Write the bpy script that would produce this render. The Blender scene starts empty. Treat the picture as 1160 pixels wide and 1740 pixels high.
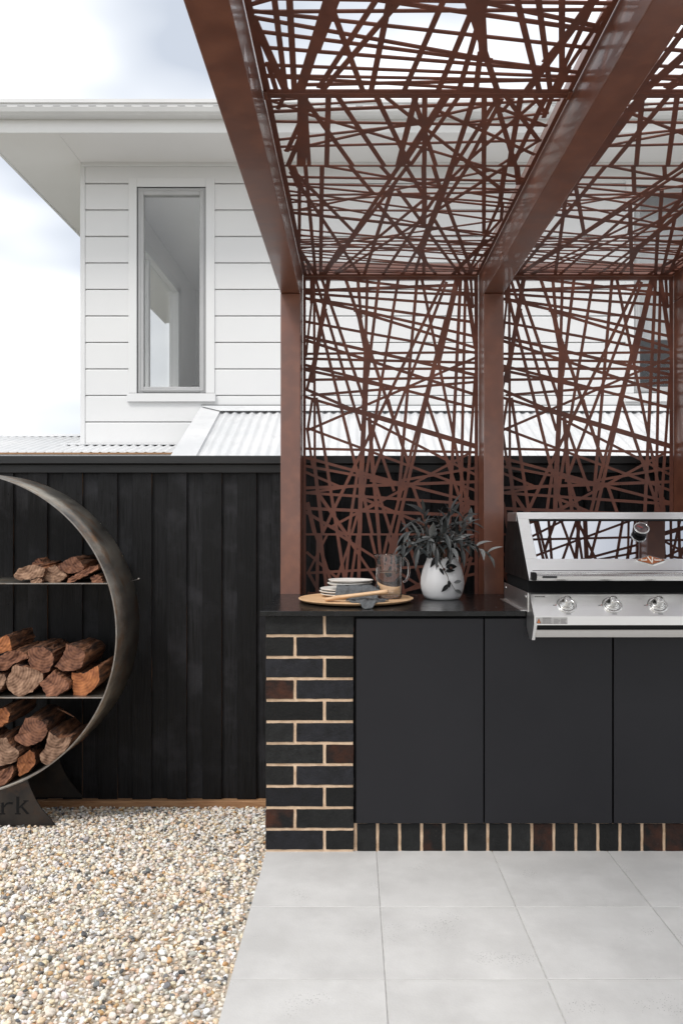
import bpy, bmesh, math, random
import numpy as np
from mathutils import Vector, Matrix, Euler
from mathutils.geometry import delaunay_2d_cdt

R = math.radians
random.seed(7)
S = bpy.context.scene
COL = S.collection

# ------------------------------------------------------------------ camera
F = 1410.0; VX, VY = 603.0, 878.0; CAMZ = 1.332
cam = bpy.data.objects.new('camera', bpy.data.cameras.new('camera'))
COL.objects.link(cam)
cam.location = (0, 0, CAMZ); cam.rotation_euler = (R(90), 0, 0)
cd = cam.data; cd.sensor_fit = 'VERTICAL'; cd.sensor_height = 36.0
cd.lens = F / 1740 * 36; cd.clip_end = 2000; cd.clip_start = 0.05
cd.shift_x = (580 - VX) / 1740; cd.shift_y = (VY - 870) / 1740
S.camera = cam
S.render.resolution_x = 682; S.render.resolution_y = 1024
S.view_settings.view_transform = 'Standard'; S.view_settings.look = 'None'
S.view_settings.gamma = 1.0; S.view_settings.exposure = 0.41

def P(px, py, Y):
    return Vector(((px - VX) * Y / F, Y, CAMZ - (py - VY) * Y / F))

# ------------------------------------------------------------------ sky + sun
SUN_EL, SUN_AZ = R(52), R(218)      # azimuth clockwise from +Y
w = bpy.data.worlds.new('World'); S.world = w; w.use_nodes = True
nt = w.node_tree; N = nt.nodes; L = nt.links
N.clear()
out = N.new('ShaderNodeOutputWorld'); bg = N.new('ShaderNodeBackground')
sky = N.new('ShaderNodeTexSky'); sky.sky_type = 'NISHITA'; sky.sun_disc = False
sky.sun_elevation = SUN_EL; sky.sun_rotation = SUN_AZ
tc = N.new('ShaderNodeTexCoord'); mp = N.new('ShaderNodeMapping')
mp.inputs['Scale'].default_value = (1.0, 1.0, 2.2); mp.inputs['Location'].default_value = (3.42, 0.4, 1.2)
nz = N.new('ShaderNodeTexNoise'); nz.inputs['Scale'].default_value = 2.1; nz.inputs['Detail'].default_value = 3
nz.inputs['Roughness'].default_value = 0.5
cr = N.new('ShaderNodeValToRGB')
cr.color_ramp.elements[0].position = 0.355; cr.color_ramp.elements[0].color = (5.0, 5.45, 6.2, 1)
cr.color_ramp.elements[1].position = 0.535; cr.color_ramp.elements[1].color = (11.6, 11.7, 11.8, 1)
mx = N.new('ShaderNodeMix'); mx.data_type = 'RGBA'; mx.inputs[0].default_value = 0.95
bg.inputs['Strength'].default_value = 0.1
L.new(tc.outputs['Generated'], mp.inputs['Vector']); L.new(mp.outputs[0], nz.inputs['Vector'])
L.new(nz.outputs['Fac'], cr.inputs[0]); L.new(sky.outputs[0], mx.inputs[6]); L.new(cr.outputs[0], mx.inputs[7])
L.new(mx.outputs[2], bg.inputs['Color']); L.new(bg.outputs[0], out.inputs['Surface'])

sl = bpy.data.lights.new('sun', 'SUN'); sl.energy = 1.5; sl.angle = R(14); sl.color = (1.0, 0.965, 0.92)
sun = bpy.data.objects.new('sun', sl); COL.objects.link(sun)
sd = Vector((math.sin(SUN_AZ) * math.cos(SUN_EL), math.cos(SUN_AZ) * math.cos(SUN_EL), math.sin(SUN_EL)))
sun.rotation_euler = sd.to_track_quat('Z', 'Y').to_euler(); sun.location = sd * 30

# ------------------------------------------------------------------ materials
def newmat(name):
    m = bpy.data.materials.new(name); m.use_nodes = True
    nt = m.node_tree
    return m, nt, nt.nodes['Principled BSDF'], nt.nodes, nt.links

def mat(name, c1, c2=None, scale=8, rough=0.5, rough2=None, metal=0.0, spec=0.5, bump=0.0, bscale=None,
        stretch=(1, 1, 1), detail=4, lo=0.35, hi=0.65, rnd=0.0, coat=0.0, c3=None, s3=2.0, lo3=.5, hi3=.7, bdist=0.002):
    """Principled with a noise between two colours, optional third patchy colour, per-object brightness variation and bump."""
    m, nt, b, N, L = newmat(name)
    tc = N.new('ShaderNodeTexCoord'); mp = N.new('ShaderNodeMapping')
    oi = N.new('ShaderNodeObjectInfo')
    mul = N.new('ShaderNodeMath'); mul.operation = 'MULTIPLY'; mul.inputs[1].default_value = 37.0
    cmb = N.new('ShaderNodeCombineXYZ'); L.new(oi.outputs['Random'], mul.inputs[0])
    for i in range(3): L.new(mul.outputs[0], cmb.inputs[i])
    add = N.new('ShaderNodeVectorMath'); add.operation = 'ADD'
    L.new(tc.outputs['Object'], add.inputs[0]); L.new(cmb.outputs[0], add.inputs[1])
    L.new(add.outputs[0], mp.inputs['Vector']); mp.inputs['Scale'].default_value = stretch
    nz = N.new('ShaderNodeTexNoise'); nz.inputs['Scale'].default_value = scale; nz.inputs['Detail'].default_value = detail
    nz.inputs['Roughness'].default_value = 0.6
    L.new(mp.outputs[0], nz.inputs['Vector'])
    cr = N.new('ShaderNodeValToRGB'); c2 = c2 or c1
    cr.color_ramp.elements[0].position = lo; cr.color_ramp.elements[0].color = (*c1, 1)
    cr.color_ramp.elements[1].position = hi; cr.color_ramp.elements[1].color = (*c2, 1)
    L.new(nz.outputs['Fac'], cr.inputs[0])
    col = cr.outputs[0]
    if c3:
        n3 = N.new('ShaderNodeTexNoise'); n3.inputs['Scale'].default_value = s3; n3.inputs['Detail'].default_value = 6
        n3.inputs['Roughness'].default_value = 0.65
        L.new(add.outputs[0], n3.inputs['Vector'])
        mr = N.new('ShaderNodeMapRange'); mr.inputs[1].default_value = lo3; mr.inputs[2].default_value = hi3
        L.new(n3.outputs['Fac'], mr.inputs[0])
        mx = N.new('ShaderNodeMix'); mx.data_type = 'RGBA'; L.new(mr.outputs[0], mx.inputs[0])
        L.new(col, mx.inputs[6]); mx.inputs[7].default_value = (*c3, 1); col = mx.outputs[2]
    if rnd:
        hs = N.new('ShaderNodeHueSaturation'); mr = N.new('ShaderNodeMapRange')
        mr.inputs[3].default_value = 1 - rnd; mr.inputs[4].default_value = 1 + rnd
        L.new(oi.outputs['Random'], mr.inputs[0]); L.new(mr.outputs[0], hs.inputs['Value']); L.new(col, hs.inputs['Color'])
        col = hs.outputs[0]
    L.new(col, b.inputs['Base Color'])
    if rough2 is not None:
        mr = N.new('ShaderNodeMapRange'); mr.inputs[3].default_value = rough; mr.inputs[4].default_value = rough2
        mr.inputs[1].default_value = .3; mr.inputs[2].default_value = .7
        L.new(nz.outputs['Fac'], mr.inputs[0]); L.new(mr.outputs[0], b.inputs['Roughness'])
    else: b.inputs['Roughness'].default_value = rough
    b.inputs['Metallic'].default_value = metal; b.inputs['Specular IOR Level'].default_value = spec
    b.inputs['Coat Weight'].default_value = coat
    if bump:
        nb = N.new('ShaderNodeTexNoise'); nb.inputs['Scale'].default_value = bscale or scale; nb.inputs['Detail'].default_value = 6
        L.new(mp.outputs[0], nb.inputs['Vector'])
        bp = N.new('ShaderNodeBump'); bp.inputs['Strength'].default_value = bump; bp.inputs['Distance'].default_value = bdist
        L.new(nb.outputs['Fac'], bp.inputs['Height']); L.new(bp.outputs[0], b.inputs['Normal'])
    return m

M = {}
M['corten'] = mat('rust_brown_powdercoat', (.132, .045, .025), (.178, .061, .033), 7, .30, .37, spec=1.0, detail=2, coat=.2,
                  c3=(.225, .082, .040), s3=14, lo3=.5, hi3=.85, bdist=.0006)
M['screen'] = mat('rust_brown_sheet', (.115, .036, .022), (.175, .058, .034), 14, .45, .6, bump=.1, bscale=500,
                  c3=(.10, .04, .028), s3=6, lo3=.45, hi3=.75, bdist=.0005)
M['fence'] = mat('black_stained_timber', (.0022, .0022, .0025), (.0135, .0135, .0152), 8, .40, .70, stretch=(16, 16, .8), rnd=.5, bump=1.0,
                 bscale=9, c3=(.036, .036, .041), s3=5, lo3=.50, hi3=.85, spec=.25)
M['fencecap'] = mat('black_capping', (.007, .007, .0075), (.012, .012, .0125), 6, .4, .55, stretch=(1, 10, 10), bump=.3)
M['rawpine'] = mat('raw_pine_edge', (.42, .24, .12), (.30, .15, .07), 12, .7, stretch=(1, 6, 6), bump=.3)
M['rawedge'] = mat('unpainted_paling_edge', (.022, .02, .019), (.20, .115, .06), 2.2, .75, stretch=(3, 3, 1), lo=.5, hi=.62)
M['white'] = mat('white_paint', (.715, .715, .715), (.74, .74, .735), 1.2, .5, .6, bump=.06, bscale=60)
M['soffit'] = mat('white_soffit_board', (.78, .765, .75), (.81, .80, .79), .8, .65)
M['gutter'] = mat('gutter_white_steel', (.70, .70, .70), (.76, .76, .755), 2, .3, .4, spec=.5)
M['fascia'] = mat('fascia_white_steel', (.78, .775, .77), (.81, .81, .80), 1.5, .35, .45)
M['roofmetal'] = mat('pale_roof_steel', (.62, .63, .64), (.70, .70, .705), 2.5, .35, .5, spec=.5, c3=(.56, .56, .57), s3=7, lo3=.55, hi3=.8)
M['winframe'] = mat('grey_aluminium', (.42, .42, .42), (.46, .46, .46), 5, .4, metal=.0, spec=.6)
M['blackseal'] = mat('black_rubber', (.02, .02, .02), None, 5, .6)
M['innerwall'] = mat('room_plaster', (.78, .775, .77), (.81, .80, .80), 2, .8)
M['innerframe'] = mat('room_window_frame', (.72, .72, .72), None, 2, .5)
M['darkfab'] = mat('dark_upholstery', (.06, .06, .065), (.11, .11, .115), 40, .9)
M['door'] = mat('charcoal_cabinet_laminate', (.0085, .0085, .0112), (.0100, .0100, .0128), 3, .38, .46, spec=.35, bump=.04, bscale=300, bdist=.0004)
M['top'] = mat('black_honed_stone', (.006, .0063, .0066), (.011, .0115, .0125), 30, .17, .28, spec=.4, bump=.05, bscale=90, bdist=.0008,
               c3=(.024, .024, .026), s3=18, lo3=.58, hi3=.8)
M['void'] = mat('black_inside', (.006, .006, .0065), None, 4, .8, spec=.2)
M['mortar'] = mat('cream_mortar', (.58, .41, .275), (.70, .52, .365), 30, .9, bump=.9, bscale=160, c3=(.42, .27, .16), s3=12, lo3=.5, hi3=.75)
M['brick'] = mat('black_clinker_brick', (.0052, .0054, .0054), (.0145, .0150, .0148), 26, .6, .85, bump=1.0, bscale=110, rnd=.45, spec=.3,
                 c3=(.03, .03, .032), s3=70, lo3=.6, hi3=.8, bdist=.003)
M['brickblue'] = mat('blue_black_clinker_brick', (.0062, .0064, .0078), (.0165, .0168, .0205), 26, .6, .85, bump=1.0, bscale=110, rnd=.35, spec=.3,
                 c3=(.034, .034, .038), s3=70, lo3=.6, hi3=.8, bdist=.003)
M['brickred'] = mat('black_brick_with_red_burn', (.006, .0055, .0055), (.062, .022, .012), 11, .6, .85, bump=1.0, bscale=110, rnd=.3, spec=.3, lo=.40, hi=.66,
                    c3=(.06, .05, .045), s3=60, lo3=.62, hi3=.8, bdist=.003)
M['paver'] = mat('pale_concrete_paver', (.575, .566, .552), (.655, .646, .632), 7, .55, .7, bump=.35, bscale=140, rnd=.03,
                 c3=(.515, .506, .494), s3=4.5, lo3=.42, hi3=.78, detail=8, lo=.3, hi=.7)
def add_pits(m):
    nt = m.node_tree; N = nt.nodes; L = nt.links; b = N['Principled BSDF']
    src = b.inputs['Base Color'].links[0].from_socket
    mp = [n for n in N if n.bl_idname == 'ShaderNodeMapping'][0]
    vo = N.new('ShaderNodeTexVoronoi'); vo.inputs['Scale'].default_value = 150; L.new(mp.outputs[0], vo.inputs['Vector'])
    lt = N.new('ShaderNodeMath'); lt.operation = 'LESS_THAN'; lt.inputs[1].default_value = .20; L.new(vo.outputs['Distance'], lt.inputs[0])
    nz = N.new('ShaderNodeTexNoise'); nz.inputs['Scale'].default_value = 5.5; nz.inputs['Detail'].default_value = 2; L.new(mp.outputs[0], nz.inputs['Vector'])
    gt = N.new('ShaderNodeMapRange'); gt.inputs[1].default_value = .60; gt.inputs[2].default_value = .68; L.new(nz.outputs['Fac'], gt.inputs[0])
    mu = N.new('ShaderNodeMath'); mu.operation = 'MULTIPLY'; L.new(lt.outputs[0], mu.inputs[0]); L.new(gt.outputs[0], mu.inputs[1])
    mx = N.new('ShaderNodeMix'); mx.data_type = 'RGBA'; L.new(mu.outputs[0], mx.inputs[0]); L.new(src, mx.inputs[6]); mx.inputs[7].default_value = (.24, .235, .23, 1)
    L.new(mx.outputs[2], b.inputs['Base Color'])
add_pits(M['paver'])
M['grout'] = mat('pale_grout', (.62, .615, .60), (.50, .495, .485), 40, .9, bump=.5)
M['ringsteel'] = mat('weathered_steel', (.13, .125, .118), (.37, .34, .29), 7, .34, .5, metal=.85, stretch=(1, .35, 1), bump=.15, bscale=80,
                     c3=(.26, .15, .085), s3=9, lo3=.5, hi3=.72)
M['standsteel'] = mat('shaded_ring_steel', (.028, .026, .025), (.055, .045, .038), 9, .45, .6, metal=.6, c3=(.07, .042, .028), s3=12, lo3=.55, hi3=.75)  # same steel as the ring, stand's shade put into the colour; brown patches
M['ringedge'] = mat('bare_steel_edge', (.32, .31, .30), (.24, .20, .17), 30, .4, metal=.8)
M['steel'] = mat('brushed_stainless', (.92, .915, .905), (.94, .935, .925), 6, .29, .32, metal=1.0, stretch=(.25, 40, 40))
M['steeldimmed'] = mat('stainless_dark_reflection', (.50, .48, .46), (.56, .54, .52), 5, .3, .4, metal=1.0, stretch=(.3, 30, 30))  # same stainless, darkened in colour for the paving its front reflects
M['steelpol'] = mat('polished_stainless', (.60, .595, .58), (.66, .655, .64), 3, .16, .22, metal=1.0)
M['blackmetal'] = mat('black_enamel', (.004, .004, .0044), (.006, .006, .0064), 10, .35, .5, spec=.25)
M['blackglass'] = mat('mirrored_hood_glass', (.52, .53, .56), None, 3, .012, metal=1.0)
M['copper'] = mat('badge_copper', (.50, .17, .055), (.36, .10, .035), 30, .3, metal=.3)
M['print'] = mat('dark_print', (.03, .03, .032), None, 5, .5)
M['printlight'] = mat('pale_print', (.80, .74, .66), None, 5, .5)
M['sticker'] = mat('silver_sticker', (.42, .41, .40), (.47, .46, .45), 40, .45)
M['orange'] = mat('orange_print', (.62, .20, .06), None, 5, .5)
M['red'] = mat('red_dot', (.5, .04, .03), None, 5, .5)
M['dial'] = mat('dial_face', (.04, .04, .045), (.16, .10, .10), 60, .3)
M['board'] = mat('oak_board', (.56, .33, .165), (.72, .48, .28), 6, .45, .6, stretch=(1.0, 16, 6), bump=.2, bscale=20)
M['boardedge'] = mat('oak_board_edge', (.36, .17, .065), (.46, .24, .10), 8, .6)
M['spoon'] = mat('pale_beech', (.60, .37, .20), (.70, .47, .28), 8, .5, stretch=(2, 14, 14))
M['plate'] = mat('cream_stoneware', (.74, .71, .66), (.80, .77, .73), 20, .28, .4, c3=(.66, .58, .52), s3=14, lo3=.6, hi3=.8)
M['linen'] = mat('charcoal_linen', (.075, .080, .085), (.155, .162, .17), 320, .95, bump=1.0, bscale=420, bdist=.0015, spec=.2)
M['vase'] = mat('white_glazed_ceramic', (.82, .822, .83), (.86, .862, .868), 4, .25, .4, spec=.5, bump=.1, bscale=14)
M['leaf'] = mat('dark_leaf', (.022, .026, .026), (.055, .062, .062), 30, .3, .42, rnd=.6, spec=.6)
M['leafblack'] = mat('black_leaf', (.006, .007, .007), (.012, .013, .013), 30, .6, spec=.3)
M['leafpale'] = mat('silver_leaf', (.30, .31, .31), (.16, .17, .165), 25, .45, rnd=.3)
M['stem'] = mat('brown_twig', (.07, .05, .035), (.13, .10, .07), 30, .7)
M['berry'] = mat('brown_berry', (.10, .045, .035), (.05, .025, .02), 40, .35)
M['soil'] = mat('gravel_bed', (.52, .46, .38), (.42, .36, .29), 60, .95, bump=1)
M['ground'] = mat('ground_earth', (.20, .19, .15), (.15, .15, .11), .6, .95)

def glass(name, ior=1.45, rough=0.0, tint=(1, 1, 1)):
    m, nt, b, N, L = newmat(name)
    b.inputs['Base Color'].default_value = (*tint, 1); b.inputs['Roughness'].default_value = rough
    b.inputs['Transmission Weight'].default_value = 1; b.inputs['IOR'].default_value = ior
    return m
M['glass'] = glass('clear_glass', 1.45)
M['water'] = glass('water', 1.02, 0, (.985, .99, .99))

def windowglass():
    m, nt, b, N, L = newmat('window_glass')
    N.remove(b)
    o = N['Material Output']; t = N.new('ShaderNodeBsdfTransparent'); t.inputs[0].default_value = (.985, .99, .99, 1)
    g = N.new('ShaderNodeBsdfGlossy'); g.inputs['Roughness'].default_value = .01
    fr = N.new('ShaderNodeLayerWeight'); fr.inputs[0].default_value = .5
    pw_ = N.new('ShaderNodeMath'); pw_.operation = 'POWER'; pw_.inputs[1].default_value = 5.0
    mr = N.new('ShaderNodeMath'); mr.operation = 'MULTIPLY_ADD'; mr.inputs[1].default_value = .95; mr.inputs[2].default_value = .045
    mx = N.new('ShaderNodeMixShader')
    L.new(fr.outputs['Facing'], pw_.inputs[0]); L.new(pw_.outputs[0], mr.inputs[0]); L.new(mr.outputs[0], mx.inputs[0]); L.new(t.outputs[0], mx.inputs[1]); L.new(g.outputs[0], mx.inputs[2])
    L.new(mx.outputs[0], o.inputs['Surface'])
    return m
M['pane'] = windowglass()

def attrmat(name, rough=.55, bump=.4):
    m, nt, b, N, L = newmat(name)
    a = N.new('ShaderNodeAttribute'); a.attribute_name = 'stone_colour'
    tc = N.new('ShaderNodeTexCoord'); nz = N.new('ShaderNodeTexNoise'); nz.inputs['Scale'].default_value = 170; nz.inputs['Detail'].default_value = 3
    L.new(tc.outputs['Object'], nz.inputs['Vector'])
    mr = N.new('ShaderNodeMapRange'); mr.inputs[1].default_value = .3; mr.inputs[2].default_value = .7
    mr.inputs[3].default_value = .78; mr.inputs[4].default_value = 1.12
    L.new(nz.outputs['Fac'], mr.inputs[0])
    hs = N.new('ShaderNodeHueSaturation'); L.new(a.outputs['Color'], hs.inputs['Color']); L.new(mr.outputs[0], hs.inputs['Value'])
    L.new(hs.outputs[0], b.inputs['Base Color']); b.inputs['Roughness'].default_value = rough
    bp = N.new('ShaderNodeBump'); bp.inputs['Strength'].default_value = bump; bp.inputs['Distance'].default_value = .001
    L.new(nz.outputs['Fac'], bp.inputs['Height']); L.new(bp.outputs[0], b.inputs['Normal'])
    return m
M['stones'] = attrmat('river_pebble', .8)

def endgrain(name, c1, c2):
    m, nt, b, N, L = newmat(name)
    tc = N.new('ShaderNodeTexCoord'); oi = N.new('ShaderNodeObjectInfo')
    mp = N.new('ShaderNodeMapping'); mp.inputs['Scale'].default_value = (1, .05, 1)
    ox = N.new('ShaderNodeMath'); ox.operation = 'MULTIPLY_ADD'; ox.inputs[1].default_value = .16; ox.inputs[2].default_value = -.08
    L.new(oi.outputs['Random'], ox.inputs[0])
    cb = N.new('ShaderNodeCombineXYZ'); L.new(ox.outputs[0], cb.inputs[0]); cb.inputs[2].default_value = -.05
    ad = N.new('ShaderNodeVectorMath'); ad.operation = 'ADD'; L.new(tc.outputs['Object'], ad.inputs[0]); L.new(cb.outputs[0], ad.inputs[1])
    L.new(ad.outputs[0], mp.inputs['Vector'])
    wv = N.new('ShaderNodeTexWave'); wv.wave_type = 'RINGS'; wv.rings_direction = 'Y'
    wv.inputs['Scale'].default_value = 24; wv.inputs['Distortion'].default_value = 2.4; wv.inputs['Detail'].default_value = 3
    wv.inputs['Detail Scale'].default_value = 1.2
    L.new(mp.outputs[0], wv.inputs['Vector'])
    nz = N.new('ShaderNodeTexNoise'); nz.inputs['Scale'].default_value = 34; nz.inputs['Detail'].default_value = 7
    L.new(tc.outputs['Object'], nz.inputs['Vector'])
    ma = N.new('ShaderNodeMath'); ma.operation = 'MULTIPLY_ADD'; ma.inputs[1].default_value = .12
    L.new(wv.outputs['Fac'], ma.inputs[0]); 
    m2 = N.new('ShaderNodeMath'); m2.operation = 'MULTIPLY'; m2.inputs[1].default_value = .95; L.new(nz.outputs['Fac'], m2.inputs[0])
    L.new(m2.outputs[0], ma.inputs[2])
    cr = N.new('ShaderNodeValToRGB'); cr.color_ramp.elements[0].color = (*c1, 1); cr.color_ramp.elements[1].color = (*c2, 1)
    cr.color_ramp.elements[0].position = .36; cr.color_ramp.elements[1].position = .74
    L.new(ma.outputs[0], cr.inputs[0])
    hs = N.new('ShaderNodeHueSaturation'); mr = N.new('ShaderNodeMapRange'); mr.inputs[3].default_value = .8; mr.inputs[4].default_value = 1.2
    L.new(oi.outputs['Random'], mr.inputs[0]); L.new(mr.outputs[0], hs.inputs['Value']); L.new(cr.outputs[0], hs.inputs['Color'])
    L.new(hs.outputs[0], b.inputs['Base Color']); b.inputs['Roughness'].default_value = .85
    bp = N.new('ShaderNodeBump'); bp.inputs['Strength'].default_value = .6; bp.inputs['Distance'].default_value = .004
    L.new(nz.outputs['Fac'], bp.inputs['Height']); L.new(bp.outputs[0], b.inputs['Normal'])
    return m
M['end_brown'] = endgrain('log_end_brown', (.065, .022, .012), (.30, .135, .076))
M['end_grey'] = endgrain('log_end_grey', (.085, .040, .022), (.36, .22, .145))
M['end_orange'] = endgrain('log_end_orange', (.17, .052, .018), (.45, .17, .062))
M['bark'] = mat('log_split_side', (.030, .011, .006), (.38, .165, .078), 15, .9, lo=.38, hi=.74, bump=1, bscale=22, stretch=(3.0, .35, 3.0), bdist=.012,
                c3=(.02, .012, .010), s3=12, lo3=.55, hi3=.75, rnd=.3)

# ------------------------------------------------------------------ mesh helpers
def link(name, me, m=None, parent=None, loc=None, smooth=False):
    o = bpy.data.objects.new(name, me); COL.objects.link(o)
    if m is not None:
        for x in (m if isinstance(m, (list, tuple)) else [m]): me.materials.append(M[x] if isinstance(x, str) else x)
    if parent: o.parent = parent
    if loc is not None: o.location = loc
    if smooth: me.polygons.foreach_set('use_smooth', [True] * len(me.polygons))
    return o

def inst(name, me, parent=None, loc=(0, 0, 0), rot=(0, 0, 0), scale=(1, 1, 1)):
    o = bpy.data.objects.new(name, me); COL.objects.link(o); o.parent = parent
    o.location = loc; o.rotation_euler = rot; o.scale = scale
    return o

def empty(name, loc=(0, 0, 0)):
    o = bpy.data.objects.new(name, None); COL.objects.link(o); o.location = loc; o.empty_display_size = .1
    return o

def tag(o, label, cat, group=None):
    o['label'] = label; o['category'] = cat
    if group: o['group'] = group
    return o

def struct(o, kind='structure'):
    o['kind'] = kind; return o

def pydata(name, v, f):
    me = bpy.data.meshes.new(name); me.from_pydata([tuple(x) for x in v], [], f); me.validate(); me.update(); return me

def boxmesh(name, x0, x1, y0, y1, z0, z1, bev=0.0, seg=1):
    bm = bmesh.new()
    bmesh.ops.create_cube(bm, size=1)
    for v in bm.verts:
        v.co = Vector(((x0 + x1) / 2 + v.co.x * (x1 - x0), (y0 + y1) / 2 + v.co.y * (y1 - y0), (z0 + z1) / 2 + v.co.z * (z1 - z0)))
    if bev: bmesh.ops.bevel(bm, geom=bm.edges[:], offset=bev, segments=seg, affect='EDGES', profile=.5)
    me = bpy.data.meshes.new(name); bm.to_mesh(me); bm.free(); return me

def box(name, x0, x1, y0, y1, z0, z1, m, parent=None, bev=0.0, seg=1):
    return link(name, boxmesh(name, x0, x1, y0, y1, z0, z1, bev, seg), m, parent)

def extr(name, poly, axis, a0, a1, m, parent=None, bev=0.0, smooth=False):
    """polygon extruded along an axis; axis 'X': poly=(y,z), 'Y': poly=(x,z), 'Z': poly=(x,y)"""
    def mk(p, a):
        return (a, p[0], p[1]) if axis == 'X' else (p[0], a, p[1]) if axis == 'Y' else (p[0], p[1], a)
    n = len(poly)
    v = [mk(p, a0) for p in poly] + [mk(p, a1) for p in poly]
    f = [tuple(range(n)), tuple(range(2 * n - 1, n - 1, -1))] + [(i, i + n, (i + 1) % n + n, (i + 1) % n) for i in range(n)]
    bm = bmesh.new(); vs = [bm.verts.new(x) for x in v]
    for q in f: bm.faces.new([vs[i] for i in q])
    bmesh.ops.recalc_face_normals(bm, faces=bm.faces[:])
    if bev: bmesh.ops.bevel(bm, geom=bm.edges[:], offset=bev, segments=1, affect='EDGES')
    me = bpy.data.meshes.new(name); bm.to_mesh(me); bm.free()
    return link(name, me, m, parent, smooth=smooth)

def lathemesh(name, prof, n=48, close=True):
    """prof: list of (r, z). Closed loop around axis."""
    v = []; f = []
    for r, z in prof:
        for k in range(n):
            a = 2 * math.pi * k / n; v.append((r * math.cos(a), r * math.sin(a), z))
    m_ = len(prof)
    for i in range(m_ - 1):
        for k in range(n):
            f.append((i * n + k, i * n + (k + 1) % n, (i + 1) * n + (k + 1) % n, (i + 1) * n + k))
    if close:
        f.append(tuple(range(n - 1, -1, -1))); f.append(tuple((m_ - 1) * n + k for k in range(n)))
    me = pydata(name, v, f)
    bm = bmesh.new(); bm.from_mesh(me); bmesh.ops.remove_doubles(bm, verts=bm.verts[:], dist=1e-6)
    bmesh.ops.recalc_face_normals(bm, faces=bm.faces[:]); bm.to_mesh(me); bm.free()
    return me

def lathe(name, prof, m, parent=None, loc=(0, 0, 0), n=48, smooth=True, rot=None):
    o = link(name, lathemesh(name, prof, n), m, parent, loc, smooth)
    if rot: o.rotation_euler = rot
    return o

def tubemesh(name, pts, rad, n=8):
    pts = [Vector(p) for p in pts]; v = []; f = []
    rads = rad if isinstance(rad, (list, tuple)) else [rad] * len(pts)
    for i, p in enumerate(pts):
        t = (pts[min(i + 1, len(pts) - 1)] - pts[max(i - 1, 0)]).normalized()
        a = t.cross(Vector((0.13, .99, 0.07))).normalized(); b = t.cross(a)
        for k in range(n):
            an = 2 * math.pi * k / n; v.append(p + (a * math.cos(an) + b * math.sin(an)) * rads[i])
    for i in range(len(pts) - 1):
        for k in range(n): f.append((i * n + k, i * n + (k + 1) % n, (i + 1) * n + (k + 1) % n, (i + 1) * n + k))
    f.append(tuple(range(n - 1, -1, -1))); f.append(tuple((len(pts) - 1) * n + k for k in range(n)))
    return pydata(name, v, f)

def tube(name, pts, rad, m, parent=None, n=8):
    return link(name, tubemesh(name, pts, rad, n), m, parent, smooth=True)

def textmesh(name, s, size, m, parent, mat_world, ext=.0006, bold=0.0, xs=1.0):
    c = bpy.data.curves.new(name, 'FONT'); c.body = s; c.size = size; c.align_x = 'CENTER'; c.align_y = 'CENTER'
    c.extrude = ext; c.offset = bold; c.resolution_u = 3
    t = bpy.data.objects.new('tmp', c); COL.objects.link(t)
    bpy.context.view_layer.update()
    me = bpy.data.meshes.new_from_object(t.evaluated_get(bpy.context.evaluated_depsgraph_get()))
    bpy.data.objects.remove(t); bpy.data.curves.remove(c)
    me.name = name; me.materials.clear()
    me.transform(mat_world @ Matrix.Diagonal((xs, 1, 1, 1)))
    return link(name, me, m, parent)

# ================================================================== SETTING
Y0 = 3.297                       # plane of the brick pier's face
SL = 0.01915                     # fall of the paving towards the bench
def zpave(y): return (Y0 - y) * SL
def zgrav(y):
    z = zpave(min(y, Y0)) - .014
    if y > 2.9:
        t = min(1, (y - 2.9) / 1.45); z -= .165 * t ** 1.7
    return z

gv = [(-300, -80, -.42), (300, -80, -.42), (300, 500, -.42), (-300, 500, -.42)]
struct(link('ground', pydata('ground', gv, [(0, 1, 2, 3)]), 'ground'))

# gravel bed sheet
ys = [-3 + i * .15 for i in range(50)]
v = []; f = []
for y in ys:
    for x in (-4.2, -.335): v.append((x, y, zgrav(min(y, 4.36)) - .016))
for i in range(len(ys) - 1): f.append((2 * i, 2 * i + 1, 2 * i + 3, 2 * i + 2))
struct(link('gravel_bed', pydata('gravel_bed', v, f), 'soil'))

# pebbles, one mesh
def ico():
    bm = bmesh.new(); bmesh.ops.create_icosphere(bm, subdivisions=2, radius=1)
    V = np.array([v.co[:] for v in bm.verts]); Fc = np.array([[v.index for v in f.verts] for f in bm.faces]); bm.free(); return V, Fc
rng = np.random.default_rng(5)
IV, IF = ico()
shapes = []
for k in range(24):
    Vk = IV.copy()
    for _ in range(14):                       # knock off flat chips so the pebbles are angular-round
        n = rng.normal(size=3); n /= np.linalg.norm(n); d = rng.uniform(.48, .82)
        s = Vk @ n; m_ = s > d; Vk[m_] -= np.outer(s[m_] - d, n) * .9
    Vk *= np.array([1, rng.uniform(.62, .95), rng.uniform(.45, .75)])
    shapes.append(Vk)
cand = []
def scatter(x0, x1, y0, y1, sp, lift, smin, smax):
    nx = int((x1 - x0) / sp); ny = int((y1 - y0) / sp)
    gx, gy = np.meshgrid(np.arange(nx), np.arange(ny))
    X = x0 + (gx.ravel() + .5 + rng.uniform(-.48, .48, gx.size)) * sp
    Yv = y0 + (gy.ravel() + .5 + rng.uniform(-.48, .48, gx.size)) * sp
    r = np.clip(rng.lognormal(math.log((smin + smax) / 2), .26, X.size), smin * .75, smax * 1.45)
    for a, b, c in zip(X, Yv, r): cand.append((a, b, c, lift))
scatter(-2.3, -.362, 1.55, 4.33, .0155, -.004, .007, .0105)
scatter(-2.3, -.364, 1.55, 4.33, .027, .005, .0075, .0125)
scatter(-2.3, -.370, 1.9, 4.33, .075, .010, .010, .0145)
C = np.array(cand)
keep = (C[:, 0] + C[:, 2] * .6 < -.355)
C = C[keep]
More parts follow.
